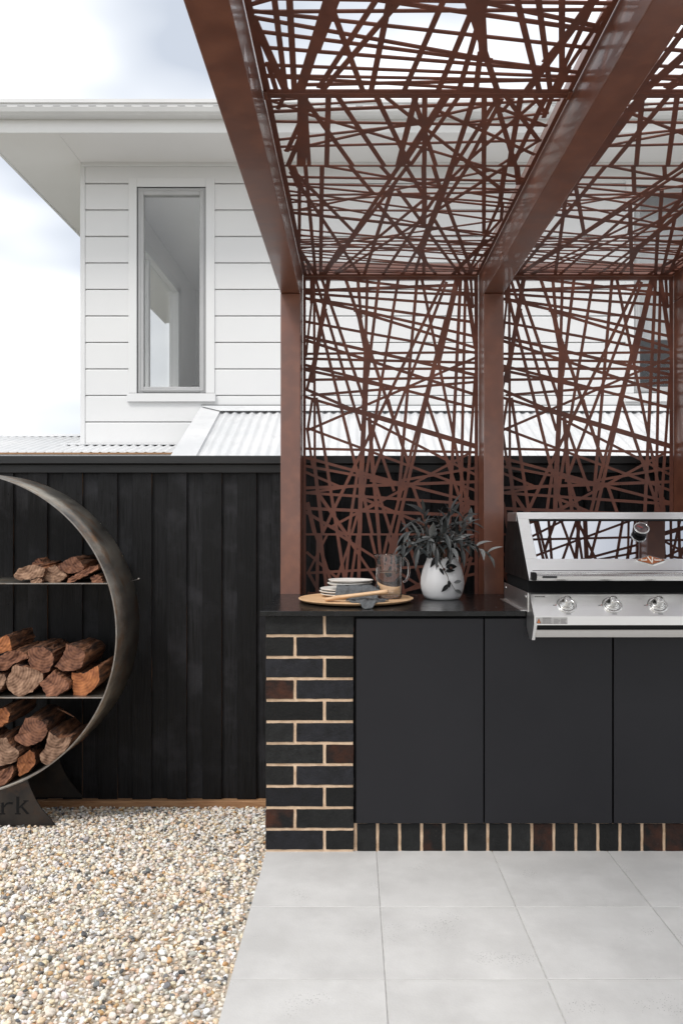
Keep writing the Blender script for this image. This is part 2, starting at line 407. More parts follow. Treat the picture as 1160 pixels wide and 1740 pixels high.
pal = np.array([(.74, .68, .60), (.70, .60, .47), (.62, .50, .36), (.78, .75, .71), (.60, .57, .53), (.40, .39, .38),
                (.16, .165, .17), (.52, .33, .17), (.80, .78, .76), (.66, .58, .50), (.085, .09, .095), (.58, .42, .30)])
pw = np.array([.20, .15, .09, .17, .08, .045, .05, .035, .10, .075, .02, .035]); pw /= pw.sum()
n = len(C); nv = len(IV); nf = len(IF)
AV = np.empty((n, nv, 3), np.float32); AC = np.empty((n, nv, 4), np.float32); AC[..., 3] = 1
ci = rng.choice(len(pal), n, p=pw); colr = pal[ci] * rng.uniform(.86, 1.08, (n, 1)) * rng.uniform(.96, 1.04, (n, 3))
sh = rng.integers(0, 24, n); rz = rng.uniform(0, 2 * math.pi, n); tx = rng.normal(0, .38, n); ty = rng.normal(0, .38, n)
for k in range(n):
    Vk = shapes[sh[k]] * C[k, 2]
    cz, sz = math.cos(rz[k]), math.sin(rz[k])
    x = Vk[:, 0] * cz - Vk[:, 1] * sz; y = Vk[:, 0] * sz + Vk[:, 1] * cz; z = Vk[:, 2]
    z = z + x * tx[k] * .7; x = x - Vk[:, 2] * tx[k] * .7; z = z + y * ty[k] * .7
    AV[k, :, 0] = x + C[k, 0]; AV[k, :, 1] = y + C[k, 1]; AV[k, :, 2] = z + zgrav(C[k, 1]) - .010 + C[k, 3]
    AC[k, :, :3] = np.clip(colr[k] * np.array((1.21, 1.19, 1.16)), 0, .88)
me = bpy.data.meshes.new('pebbles')
fa = (IF[None] + (np.arange(n) * nv)[:, None, None]).reshape(-1, 3)
me.vertices.add(n * nv); me.vertices.foreach_set('co', AV.ravel())
me.loops.add(fa.size); me.loops.foreach_set('vertex_index', fa.ravel().astype(np.int32))
me.polygons.add(len(fa)); me.polygons.foreach_set('loop_start', np.arange(0, fa.size, 3, dtype=np.int32))
me.update(calc_edges=True)
ca = me.color_attributes.new('stone_colour', 'FLOAT_COLOR', 'POINT'); ca.data.foreach_set('color', AC.ravel())
o = link('gravel', me, 'stones', smooth=False); struct(o, 'stuff')
o['label'] = 'cream, tan and grey pebble gravel beside the paving'
print('pebbles', n, n * nf)

# paving: grout sheet + one object per paver
pat = empty('patio', (0, 0, 0)); struct(pat)
XL, XR, YN = -.3554, 4.2, -3.0
v = [(XL + .002, YN, zpave(YN) - .004), (XR, YN, zpave(YN) - .004), (XR, 4.3, zpave(4.3) - .004), (XL + .002, 4.3, zpave(4.3) - .004)]
v += [(a, b, c - .12) for a, b, c in v]
link('grout_bed', pydata('grout_bed', v, [(0, 1, 2, 3), (0, 4, 5, 1), (1, 5, 6, 2), (2, 6, 7, 3), (3, 7, 4, 0)]), 'grout', pat)
xj = [XL, .0864] + [.0864 + .459 * k for k in range(1, 9)]
yj = [Y0 + .05, 2.816] + [2.816 - .459 * k for k in range(1, 13)]
pmesh = {}
slope = math.atan(SL)
for i in range(len(xj) - 1):
    for j in range(len(yj) - 1):
        wx = round(xj[i + 1] - xj[i] - .0042, 4); wy = round(yj[j] - yj[j + 1] - .0042, 4)
        if (wx, wy) not in pmesh:
            pm = boxmesh('paver', -wx / 2, wx / 2, -wy / 2, wy / 2, -.02, 0, .0012); pm.materials.append(M['paver']); pmesh[(wx, wy)] = pm
        cx = (xj[i] + xj[i + 1]) / 2; cy = (yj[j] + yj[j + 1]) / 2
        inst('paver', pmesh[(wx, wy)], pat, (cx, cy, zpave(cy) + random.uniform(-.0005, .0005)), (-slope, 0, 0))

# ================================================================== FENCE
FY = 4.33
fence = empty('paling_fence', (0, FY, -.2))
tag(fence, 'black stained timber paling fence with a capping rail, behind the bench and gravel', 'fence')
fo = fence.location
def fbox(name, x0, x1, y0, y1, z0, z1, m, bev=.0015):
    me = boxmesh(name, x0 - fo.x, x1 - fo.x, y0 - fo.y, y1 - fo.y, z0 - fo.z, z1 - fo.z, bev)
    return link(name, me, m, fence)
ZT, ZB = 1.60, -.14
fm = boxmesh('paling', -.05, .05, -.0075, .0075, ZB, ZT, .0012)
fm.materials.append(M['fence']); fm.materials.append(M['rawedge'])
for p in fm.polygons:
    if p.normal.x > .9: p.material_index = 1
bm_ = boxmesh('paling', -.065, .065, -.0075, .0075, ZB, ZT, .001); bm_.materials.append(M['fence'])
k0 = (285 - VX) * FY / F
for k in range(-16, 32):
    x = k0 + .181 * k
    inst('paling', fm, fence, (x + .05 + random.uniform(-.0015, .0015), random.uniform(-.001, .001), -fo.z), (0, R(random.uniform(-.07, .07)), 0))
    inst('paling', bm_, fence, (x + .14, .0165 + random.uniform(-.001, .001), -fo.z), (0, R(random.uniform(-.05, .05)), 0))
fbox('capping', -4.0, 5.0, FY - .055, FY + .075, 1.604, 1.647, 'fencecap', .004)
fbox('top_fascia', -4.0, 5.0, FY - .022, FY - .0095, 1.56, 1.604, 'fencecap', .002)
for z in (.25, .85, 1.42): fbox('rail', -4.0, 5.0, FY + .026, FY + .066, z, z + .075, 'fence', .003)
fbox('plinth_board', -4.0, 5.0, FY - .03, FY + .02, -.36, -.142, 'rawpine', .003)
# nail heads along the rails
nm = lathemesh('nail', [(.0, .0015), (.003, .001), (.0034, 0)], 8, False); nm.materials.append(M['void'])
for k in range(-12, 12):
    for zz in (.885, 1.455, .285):
        for dx in (.022, .078):
            inst('nail', nm, fence, (k0 + .181 * k + dx, -.0072, zz - fo.z + random.uniform(-.01, .01)), (R(90), 0, 0))

# ================================================================== NEIGHBOUR HOUSE
HY = 7.5
house = empty('white_house', (0, HY, 0))
tag(house, 'white weatherboard upper storey with tall narrow windows and deep eaves behind the fence', 'house')
def hx(px, Y=HY): return (px - VX) * Y / F
def hz(py, Y=HY): return CAMZ - (py - VY) * Y / F
def hbox(name, x0, x1, y0, y1, z0, z1, m, parent=None, bev=.0):
    par = parent or house
    off = Vector((0, HY, 0)) if par is house else Vector((0, HY, 0))
    me = boxmesh(name, x0, x1, y0 - off.y, y1 - off.y, z0, z1, bev)
    return link(name, me, m, par)
HL, HRt = hx(137), 7.5
ZW0, ZW1 = hz(756), hz(277)
wins = [(hx(233), hx(350)), (hx(1076), hx(1193))]
WZ0, WZ1 = hz(668), hz(318)
# backing wall with openings
def wallpiece(x0, x1, z0, z1): hbox('wall', x0, x1, HY + .022, HY + .16, z0, z1, 'white')
xs = [HL + .01]
for a, b in wins: xs += [a, b]
xs.append(HRt)
wallpiece(xs[0], HRt, WZ1, ZW1 + .3); wallpiece(xs[0], HRt, -.4, WZ0)
for i in range(0, len(xs), 2): wallpiece(xs[i], xs[i + 1], WZ0, WZ1)
# boards
lines = [755.5] + [717 - 45.05 * k for k in range(0, 10)]     # bottom edges in the photo
segs_side = [(HL + .045, hx(219)), (hx(365), hx(1062)), (hx(1207), HRt)]
TZ0, TZ1 = hz(683), hz(303)
for k in range(len(lines)):
    zb = hz(lines[k]); zt = hz(lines[k + 1]) if k + 1 < len(lines) else hz(290)
    if k + 1 == len(lines): break
    segs = segs_side if zt > TZ0 + .02 else [(HL + .045, HRt)]
    if zb < TZ0 - .02: segs = [(HL + .045, HRt)]
    for a, b in segs:
        t = .020
        poly = [(0, zb + .006), (0, zt - .014), (.010, zt - .003), (t, zt - .003), (t, zb + .006)]
        extr('board', [(p[0], p[1]) for p in poly], 'X', a, b, 'white', house)
hbox('corner_stop', HL, HL + .043, HY - .006, HY + .16, ZW0 - .3, ZW1 + .02, 'white', bev=.002)
hbox('side_wall_lower', HL + .005, HL + .1, HY + .16, HY + 6.0, -.4, 2.2, 'white')
hbox('frieze', HL + .045, HRt, HY - .004, HY + .02, hz(311), ZW1 + .02, 'white', bev=.002)
hbox('frieze_bead', HL + .02, HRt, HY - .022, HY - .004, ZW1 - .035, ZW1 + .01, 'white', bev=.004)
hbox('wall_flashing', HL + .02, hx(300), HY - .02, HY + .01, ZW0 - .012, ZW0 + .004, 'blackseal')
# windows
for i, (a, b) in enumerate(wins):
    wn = empty('window'); wn.parent = house
    tr = .085
    hbox('casing', hx(219) if i == 0 else hx(1062), a, HY - .012, HY + .022, WZ0, TZ1, 'white', wn, .002)
    hbox('casing', b, b + (hx(365) - hx(350)), HY - .012, HY + .022, WZ0, TZ1, 'white', wn, .002)
    hbox('casing', a, b, HY - .0125, HY + .022, WZ1, TZ1, 'white', wn, .002)
    hbox('sill', (hx(219) if i == 0 else hx(1062)) - .01, b + (hx(365) - hx(350)) + .01, HY - .03, HY + .022, TZ0, WZ0 - .006, 'white', wn, .003)
    fw = .058
    for n_, (x0, x1, z0, z1) in enumerate([(a + .004, a + fw, WZ0, WZ1), (b - fw, b - .004, WZ0, WZ1), (a + fw, b - fw, WZ1 - .068, WZ1 - .004), (a + fw, b - fw, WZ0 + .004, WZ0 + .058)]):
        hbox('frame', x0, x1, HY + .004, HY + .07, z0, z1, 'winframe', wn, .004)
        # stepped inner sash
    iw = .02
    for (x0, x1, z0, z1) in [(a + .018, a + .03, WZ0 + .02, WZ1 - .02), (b - .03, b - .018, WZ0 + .02, WZ1 - .02), (a + .03, b - .03, WZ1 - .032, WZ1 - .02), (a + .03, b - .03, WZ0 + .02, WZ0 + .03)]:
        hbox('sash_bead', x0, x1, HY - .003, HY + .006, z0, z1, 'winframe', wn, .002)
    for (x0, x1, z0, z1) in [(a, a + .004, WZ0, WZ1), (b - .004, b, WZ0, WZ1), (a, b, WZ1 - .004, WZ1), (a, b, WZ0 - .006, WZ0 + .004)]:
        hbox('seal', x0, x1, HY - .002, HY + .06, z0, z1, 'blackseal', wn)
    hbox('pane', a + fw - .004, b - fw + .004, HY + .034, HY + .040, WZ0 + .054, WZ1 - .064, 'pane', wn)
# rooms behind the windows (open shells so light comes through their own windows)
room = empty('room'); room.parent = house
def rbox(*a, **k): return hbox(*a, parent=room, **k)
RX0, RX1, RY1 = HL + .1, -.2, 12.4
rbox('ceiling', HL + .1, HRt, HY + .16, RY1, 4.72, 4.8, 'innerwall')
rbox('floor', HL + .1, HRt, HY + .16, RY1, 2.0, 2.1, 'innerwall')
rbox('back_wall', HL, HRt, RY1, RY1 + .1, 2.0, 4.8, 'innerwall')
rbox('partition', RX1, RX1 + .1, HY + .16, RY1, 2.1, 4.72, 'innerwall')
rbox('partition', 5.2, 5.3, HY + .16, RY1, 2.1, 4.72, 'innerwall')
# left wall with a wide opening
lo, hi, zs, zh = 7.85, 11.15, 2.2, 4.40
rbox('side_wall', HL, HL + .1, HY + .16, lo, 2.2, 4.8, 'innerwall')
rbox('side_wall', HL, HL + .1, hi, RY1, 2.0, 4.8, 'innerwall')
rbox('side_wall', HL, HL + .1, lo, hi, zh, 4.8, 'innerwall')
rbox('side_wall', HL, HL + .1, lo, hi, 2.2, 2.22, 'innerwall')
rbox('inner_frame', HL + .02, HL + .14, lo, hi, zh - .09, zh + .04, 'innerframe')
rbox('inner_frame', HL + .02, HL + .14, hi - .14, hi + .06, 2.22, zh, 'innerframe')
rbox('inner_frame', HL + .04, HL + .09, 9.62, 9.70, 2.22, zh, 'innerframe')
rbox('pane', HL + .06, HL + .066, lo, hi, 2.22, zh - .09, 'pane')
rbox('dresser', -2.2, -.6, 11.2, 12.2, 2.1, 3.10, 'darkfab')
rbox('headboard', 2.1, 4.6, 9.3, 9.5, 2.1, 3.10, 'darkfab')
rbox('added_curtain', 2.4, 5.0, HY + .32, HY + .36, 3.0, 4.7, 'white')  # white sheet added behind the second window to lighten the view in
# eaves
ZS = ZW1
EY = 6.905; EL = -3.11
extr('soffit', [(EL, EY - HY), (HRt, EY - HY), (HRt, 0.16), (HL + .02, .16), (HL + .02, 6.2), (EL, 6.2)], 'Z', ZS, ZS + .012, 'soffit', house)
hbox('soffit_joint', HL - .01, HL + .01, EY + .01, HY, ZS - .006, ZS, 'soffit')
zf0, zf1 = ZS - .012, hz(203, EY)
hbox('fascia', EL - .02, HRt, EY - .022, EY, zf0, zf1 + .10, 'fascia', bev=.003)
hbox('fascia', EL - .022, EL, EY, 13.7, zf0, zf1 + .10, 'fascia', bev=.003)
zg0, zg1 = hz(203.5, EY - .02), hz(169, EY - .14)
gp = [(-.024, zg0), (-.10, zg0), (-.125, zg0 + .018), (-.138, zg0 + .05), (-.138, zg1 - .035), (-.150, zg1 - .028), (-.150, zg1), (-.144, zg1),
      (-.130, zg1 - .02), (-.128, zg0 + .05), (-.115, zg0 + .022), (-.09, zg0 + .006), (-.024, zg0 + .006)]
extr('gutter', [(p[0] + EY - HY, p[1]) for p in gp], 'X', EL - .16, HRt, 'gutter', house)
extr('gutter', [(EL + p[0], p[1]) for p in gp], 'Y', EY - .14 - HY, 6.2, 'gutter', house)
# overflow slots in the gutter face
sm = boxmesh('slot', -.03, .03, -.001, .001, -.004, .004); sm.materials.append(M['winframe'])
for k in range(60):
    inst('slot', sm, house, (EL + .1 + k * .145, EY - .1392 - HY, zg1 - .05))
# hip roof above
rp = [(EL - .1, EY - .05, zf1 + .09), (HRt, EY - .05, zf1 + .09), (HRt, 13.7, zf1 + .09), (EL - .1, 13.7, zf1 + .09),
      (EL + 3.3, 10.3, zf1 + 1.35), (HRt, 10.3, zf1 + 1.35)]
rp = [(a, b - HY, c) for a, b, c in rp]
link('roof', pydata('roof', rp, [(0, 1, 5, 4), (1, 2, 5), (2, 3, 4, 5), (3, 0, 4), (3, 2, 1, 0)]), 'roofmetal', house)

# lower corrugated roofs
def corrugated(name, x0, x1, ya, za, yb, zb, m, parent, pitch=.0762, amp=.0085, xa=None, xb=None):
    """sheet from (ya,za) eave to (yb,zb) top, waves along X; xa/xb: x range at the top edge"""
    nst = int((x1 - x0) / pitch * 8); v = []; f = []
    d = Vector((0, yb - ya, zb - za)).normalized(); nn = Vector((0, -d.z, d.y))
    for i in range(nst + 1):
        x = x0 + (x1 - x0) * i / nst; h = amp * math.cos(2 * math.pi * x / pitch)
        for (yy, zz) in ((ya, za), (yb, zb)):
            v.append((x, yy - HY + nn.y * h, zz + nn.z * h))
    for i in range(nst): f.append((2 * i, 2 * i + 2, 2 * i + 3, 2 * i + 1))
    o = link(name, pydata(name, v, f), m, parent, smooth=True)
    return o
GX = hx(342)
lr = empty('lean_to_roof'); lr.parent = house
corrugated('roof_sheet', GX + .16, HRt, 5.9, 1.62, 7.47, 2.295, 'roofmetal', lr)
# gable flashing and apron
def quad(name, pts, m, parent, th=.004):
    a = [Vector(p) - Vector((0, HY, 0)) for p in pts]; n_ = (a[1] - a[0]).cross(a[2] - a[0]).normalized() * th
    v = a + [p - n_ for p in a]; k = len(a)
    f = [tuple(range(k)), tuple(range(2 * k - 1, k - 1, -1))] + [(i, i + k, (i + 1) % k + k, (i + 1) % k) for i in range(k)]
    return link(name, pydata(name, v, f), m, parent)
quad('barge_flashing', [(GX, 5.9, 1.637), (GX + .19, 5.9, 1.637), (GX + .19, 7.36, 2.264), (GX, 7.48, 2.318)], 'roofmetal', lr)
quad('barge_face', [(GX - .002, 7.48, 2.318), (GX - .002, 7.48, 2.18), (GX - .002, 5.9, 1.50), (GX - .002, 5.9, 1.637)], 'roofmetal', lr)
quad('apron_flashing', [(GX + .005, 7.485, 2.330), (GX + .20, 7.35, 2.272), (HRt, 7.35, 2.272), (HRt, 7.485, 2.330)], 'roofmetal', lr)
hbox('apron_upstand', GX, HRt, HY - .016, HY - .003, 2.30, 2.335, 'roofmetal', lr)
hbox('seal_line', GX, HRt, HY - .010, HY - .001, 2.335, 2.342, 'blackseal', lr)
lw = empty('verandah_roof'); lw.parent = house
corrugated('roof_sheet', -6.2, GX, 6.95, 1.868, 7.485, 1.978, 'roofmetal', lw)
corrugated('roof_sheet', -6.2, HL, 7.485, 1.978, 8.25, 2.135, 'roofmetal', lw)
quad('apron_flashing', [(HL - .15, 7.49, 1.992), (HL - .15, 7.44, 1.982), (GX, 7.44, 1.982), (GX, 7.49, 1.992)], 'roofmetal', lw)
quad('ridge_cap', [(-6.2, 8.16, 2.100), (HL, 8.16, 2.130), (HL, 8.36, 2.172), (-6.2, 8.36, 2.105)], 'roofmetal', lw)
hbox('gutter', -6.2, GX + .02, 6.84, 6.95, 1.78, 1.858, 'roofmetal', lw, .004)
hbox('gutter_lip', -6.2, GX + .02, 6.834, 6.839, 1.846, 1.861, 'rawpine', lw, .001)

# ================================================================== PERGOLA
PX = [-.3588 + .9784 * k for k in range(4)]; PW = .096; PY0, PY1 = 4.0, 4.18
ZBEAM, ZPAN, YPAN = 2.41, 2.545, 4.17
perg = empty('pergola', (.2, 4.09, -.1)); po = perg.location
tag(perg, 'rust brown steel pergola with laser cut random line screens on its back and roof', 'pergola')
def pbox(name, *a, m='corten', bev=.003):
    x0, x1, y0, y1, z0, z1 = a
    return link(name, boxmesh(name, x0 - po.x, x1 - po.x, y0 - po.y, y1 - po.y, z0 - po.z, z1 - po.z, bev, 2), m, perg)
YF = -1.32
for x in PX:
    pbox('post', x, x + PW, PY0, PY1, -.1, ZBEAM - .0015)
    pbox('beam', x, x + PW, YF, PY1, ZBEAM, ZBEAM + .20)
    pbox('post', x, x + PW, YF, YF + .12, zpave(YF) - .02, ZBEAM - .0015)
for k in range(3):
    pbox('cross_beam', PX[k] + PW + .002, PX[k + 1] - .002, PY1 - .012, PY1 + .06, ZBEAM + .125, ZBEAM + .195)
    pbox('cross_beam', PX[k] + PW + .002, PX[k + 1] - .002, YF, YF + .09, ZBEAM, ZBEAM + .198)

# --- the cut pattern, traced once and used for every sheet
OFF = {1: (0, 0), 2: (466, 0), 3: (0, 466), 4: (466, 466), 5: (0, 932), 6: (466, 932), 7: (0, 1305)}
def fu(k, x, y): return (OFF[k][0] + x * .4285, OFF[k][1] + y * .4285)
WALL = [  # crop,x,y -> crop,x,y, width
 (1,60,212,2,790,140,34),(1,300,40,2,1060,250,28),(1,60,190,2,1060,262,26),(1,60,240,2,1060,392,28),(1,60,302,2,1020,592,30),
 (1,60,300,2,1040,765,30),(1,680,455,2,1050,905,30),(1,60,588,2,1050,970,28),(1,60,772,4,1060,155,34),(1,60,815,4,1050,395,32),
 (1,60,985,2,1060,965,26),(1,60,1045,2,1060,1095,28),(3,60,80,4,1060,82,28),(3,60,218,4,1060,190,28),(3,60,35,4,1030,555,30),
 (3,60,95,3,1100,310,30),(3,150,405,4,1060,245,28),(3,640,570,4,1110,1033,30),(3,60,428,4,1110,1062,30),(3,60,330,3,660,590,32),
 (3,110,830,4,1060,-50,28),(3,110,820,6,1060,490,28),(3,800,690,6,1060,295,28),(3,60,1065,4,1060,1110,28),
 (5,60,85,5,1110,370,30),(5,60,190,5,900,345,28),(5,60,265,5,520,460,28),(5,60,462,6,1070,385,32),(5,880,360,6,200,420,50),
 (5,60,525,5,700,430,26),(5,60,520,6,1070,660,30),(5,60,712,6,1070,805,34),(5,60,1040,6,1070,1044,36),(6,180,365,6,1070,215,28),
 (5,790,735,6,1000,30,28),(6,240,430,6,1070,640,30),(5,790,600,6,1000,1150,30),(5,60,755,7,960,415,32),(5,380,940,5,940,640,28),
 # uprights
 (1,168,40,5,178,220,28),(5,176,200,7,330,600,40),(1,140,330,1,70,1000,24),(1,180,40,3,745,820,32),(1,260,50,3,770,430,34),
 (1,165,300,5,700,270,34),(3,200,460,7,530,640,34),(1,350,50,3,140,230,48),(1,310,450,3,90,300,30),(1,150,40,1,150,340,58),
 (3,145,470,3,90,830,28),(3,85,830,5,150,200,28),(1,550,45,6,240,150,36),(1,705,50,1,745,520,34),(1,715,470,1,815,1000,50),
 (1,815,990,3,790,570,64),(3,790,550,5,745,400,54),(5,745,390,7,715,720,48),(1,825,50,1,800,1010,32),(1,970,50,3,830,150,34),
 (2,120,50,5,760,600,32),(2,350,50,6,120,600,34),(2,405,50,6,1010,880,32),(2,690,60,5,270,1020,34),(2,705,120,5,900,290,32),
 (2,850,40,2,610,1080,60),(2,700,560,6,40,1240,36),(2,698,565,6,0,1090,32),(2,885,50,6,735,1160,36),(2,945,50,6,880,1160,32),
 (2,945,60,2,1070,900,46),(2,1010,50,2,1032,400,30),(2,1070,100,2,1080,1100,34),(4,1062,200,6,960,620,30),(4,445,400,6,990,930,34),
 (3,880,790,6,60,480,32),(3,850,700,5,900,340,44),(5,900,320,7,990,400,38),(5,780,560,7,950,450,34),(5,930,430,5,1110,1000,32),
 (6,290,420,6,550,1160,34),(6,150,800,6,290,1150,32),(5,705,250,5,595,1000,32),(7,602,120,7,510,480,32),(5,710,760,7,540,470,28),
 (5,220,530,7,930,690,38),(5,90,660,5,190,1080,44),(6,960,600,6,1010,1160,60),(4,0,480,4,60,700,30),(7,700,250,7,600,720,36),(7,230,180,7,100,560,32),
]
def ru(k, x, y):
    ox = {1: 440, 2: 700}[k]; px = ox + x * .2414; py = 150 + y * .2414
    Y = 1.213 * F / (VY - py); X = (px - VX) * Y / F
    return (14 + (.6196 - X) * 1050, 12 + (YPAN - Y) * 1050)
ROOF = [
 (1,100,135,1,840,92,9),(1,110,168,2,520,112,15),(1,120,238,2,930,265,12),(1,150,365,2,100,250,12),(1,200,440,2,560,115,12),
 (1,170,415,2,890,370,12),(1,312,50,1,300,520,30),(1,490,60,1,478,520,16),(1,320,180,1,200,440,14),(1,300,330,1,200,560,16),
 (1,330,180,1,352,520,14),(1,330,90,1,640,520,15),(1,560,70,1,870,530,15),(1,830,70,1,1050,520,15),(1,340,185,2,500,550,12),
 (1,910,80,2,480,590,12),(1,1105,60,1,985,520,17),(2,240,60,1,1020,520,24),(2,90,60,2,87,520,15),(2,10,60,2,165,540,14),
 (2,330,60,2,0,530,13),(2,440,60,2,285,530,16),(2,508,60,2,506,520,15),(2,610,60,2,330,500,13),(2,625,90,2,400,510,13),
 (2,580,60,2,725,540,15),(2,765,60,2,690,500,16),(2,630,150,2,930,265,12),(2,870,95,2,430,480,12),(2,660,60,2,890,370,14),
 (2,940,180,2,380,245,11),(2,200,170,2,850,465,12),(2,945,60,2,710,540,15),(2,985,60,2,930,200,13),(2,860,60,2,930,170,11),
 (2,120,130,2,1020,88,11),(2,880,380,2,640,530,11),(1,100,90,1,300,75,9),(1,180,60,1,140,140,12),(2,700,90,2,640,160,11),(1,110,100,1,330,170,10),
]
bars = []
for a in WALL: bars.append((fu(*a[0:3]), fu(*a[3:6]), a[6] * .4285 * 1.14, 0, 1380))
for a in ROOF: bars.append((ru(*a[0:3]), (lambda p, q: (q[0] + (q[0] - p[0]) * .12, q[1] + (q[1] - p[1]) * .12) if abs(q[1] - p[1]) > abs(q[0] - p[0]) * .9 and a[5] > 470 else q)(ru(*a[0:3]), ru(*a[3:6])), a[6] * 1.12, 1376, 9999))
U0, U1, V0, V1 = 14, 938, 12, 1890
bd = 15
def clip(poly, x0, x1, y0, y1):
    for (ax, lim, sg) in ((0, x0, 1), (0, x1, -1), (1, y0, 1), (1, y1, -1)):
        o_ = []
        for i in range(len(poly)):
            a, b = poly[i - 1], poly[i]
            ia = (a[ax] - lim) * sg >= 0; ib = (b[ax] - lim) * sg >= 0
            if ia != ib:
                t = (lim - a[ax]) / (b[ax] - a[ax]); o_.append((a[0] + (b[0] - a[0]) * t, a[1] + (b[1] - a[1]) * t))
            if ib: o_.append(b)
        poly = o_
        if not poly: return []
    return poly
polys = [[(U0, V0), (U0 + bd, V0), (U0 + bd, V1), (U0, V1)], [(U1 - bd - 4, V0), (U1, V0), (U1, V1), (U1 - bd - 4, V1)],
         [(U0, V0), (U1, V0), (U1, V0 + 20), (U0, V0 + 20)], [(U0, V1 - 26), (U1, V1 - 26), (U1, V1), (U0, V1)]]
for (a, b, wd, vlo, vhi) in bars:
    dx, dy = b[0] - a[0], b[1] - a[1]; l = math.hypot(dx, dy); dx /= l; dy /= l; ex = 10
    a2 = (a[0] - dx * ex, a[1] - dy * ex); b2 = (b[0] + dx * ex, b[1] + dy * ex); nx, ny = -dy * wd / 2, dx * wd / 2
    q = [(a2[0] + nx, a2[1] + ny), (b2[0] + nx, b2[1] + ny), (b2[0] - nx, b2[1] - ny), (a2[0] - nx, a2[1] - ny)]
    q = clip(q, U0, U1, max(V0, vlo), min(V1, vhi))
    if len(q) >= 3: polys.append(q)
cv = []; cf = []
for q in polys:
    area = sum(q[i - 1][0] * q[i][1] - q[i][0] * q[i - 1][1] for i in range(len(q)))
    if area < 0: q = q[::-1]
    cf.append(list(range(len(cv), len(cv) + len(q))))
    cv += [Vector(((x - U0) / 1050, -(y - V0) / 1050)) for x, y in q]
cf = [c[::-1] for c in cf]
res = delaunay_2d_cdt(cv, [], cf, 0, 1e-5, True)
ov, of, oid = res[0], res[2], res[5]
tri = [t for t, ids in zip(of, oid) if len(ids)]
TH = .003
nvp = len(ov)
pv = [(p.x, -TH / 2, p.y) for p in ov] + [(p.x, TH / 2, p.y) for p in ov]
pf = []; ec = {}
for t in tri:
    t = list(t)
    pf.append(tuple(t)); pf.append(tuple(i + nvp for i in reversed(t)))
    for i in range(len(t)):
        e = (t[i], t[(i + 1) % len(t)]); ec[e] = 1
for (a, b) in list(ec):
    if (b, a) not in ec: pf.append((b, a, a + nvp, b + nvp))
pme = pydata('cut_screen', pv, pf)
bm = bmesh.new(); bm.from_mesh(pme)
bmesh.ops.delete(bm, geom=[v_ for v_ in bm.verts if not v_.link_faces], context='VERTS')
bmesh.ops.recalc_face_normals(bm, faces=bm.faces[:]); bm.to_mesh(pme); bm.free()
pme.materials.append(M['screen'])
print('screen tris', len(pme.polygons))
GAPX = .0008
PWID = (U1 - U0) / 1050
RT = Matrix(((-1, 0, 0), (0, 0, 1), (0, 1, 0))).to_4x4()
for k in range(3):
    xa = PX[k] + PW; xb = PX[k + 1]; s_ = (xb - xa - .004) / PWID
    o = inst('screen', pme, perg); o.matrix_local = Matrix.Translation(-po) @ Matrix.Translation((xa + .002, YPAN, ZPAN - .004)) @ Matrix.Diagonal((s_, 1, 1, 1))
    for j in range(3):
        yb = YPAN - .004 - 1.7905 * j
        o = inst('roof_screen', pme, perg)
        o.matrix_local = Matrix.Translation(-po) @ Matrix.Translation((xb - .002, yb, ZPAN)) @ RT @ Matrix.Diagonal((s_, 1, 1, 1))
    # cleats that carry the joint between roof sheets
    for j in (1, 2):
        yb = YPAN - .004 - 1.7905 * j
        pbox('cleat', xa + .001, xa + .012, yb - .02, yb + .02, ZPAN - .010, ZPAN - .003, m='corten', bev=.001)
        pbox('cleat', xb - .012, xb - .001, yb - .02, yb + .02, ZPAN - .010, ZPAN - .003, m='corten', bev=.001)

# ================================================================== BENCH
bench = empty('kitchen_bench', (.6, 3.6, 0)); bo = bench.location
tag(bench, 'outdoor kitchen bench with black brick pier, charcoal cabinet doors and black stone top', 'bench')
def bbox(name, x0, x1, y0, y1, z0, z1, m, bev=0.0, seg=1):
    return link(name, boxmesh(name, x0 - bo.x, x1 - bo.x, y0 - bo.y, y1 - bo.y, z0 - bo.z, z1 - bo.z, bev, seg), m, bench)
BX0, BX1 = -.3554, -.0047; BXE = 2.45
def rough_brick(name, lx, ly, lz, seed, m):
    rr = random.Random(seed); bm = bmesh.new(); bmesh.ops.create_cube(bm, size=1)
    for v_ in bm.verts: v_.co = Vector((v_.co.x * lx, v_.co.y * ly, v_.co.z * lz))
    nx = max(1, int(lx / .024)); nz_ = max(1, int(lz / .024))
    for ax, nn in ((0, nx), (2, nz_)):
        for i in range(1, nn):
            d = (lx, ly, lz)[ax]; pos = [0, 0, 0]; pos[ax] = -d / 2 + d * i / nn; no = [0, 0, 0]; no[ax] = 1
            bmesh.ops.bisect_plane(bm, geom=bm.verts[:] + bm.edges[:] + bm.faces[:], plane_co=pos, plane_no=no)
    for v_ in bm.verts:
        v_.co += Vector((rr.uniform(-.0008, .0008), rr.uniform(-.0005, .0005), rr.uniform(-.0008, .0008)))
        c = v_.co
    sharp = [e for e in bm.edges if len(e.link_faces) == 2 and e.calc_face_angle(0) > 1.0]
    bmesh.ops.bevel(bm, geom=sharp, offset=.0013, segments=1, affect='EDGES')
    me = bpy.data.meshes.new(name); bm.to_mesh(me); bm.free(); me.materials.append(M[m]); return me
CH = .0855
full = [rough_brick('brick', .2270, .108, .0738, i, 'brick') for i in range(4)]
half = [rough_brick('brick', .1095, .108, .0738, 10 + i, 'brick') for i in range(4)]
blue = [rough_brick('brick', .2270, .108, .0738, 80 + i, 'brickblue') for i in range(2)]
full = full[:2] + blue
halfred = rough_brick('brick', .1095, .108, .0738, 31, 'brickred')
hdr = [rough_brick('brick', .0755, .108, .1080, 20 + i, 'brick') for i in range(4)]
hdrred = [rough_brick('brick', .0755, .108, .1080, 40 + i, 'brickred') for i in range(2)]
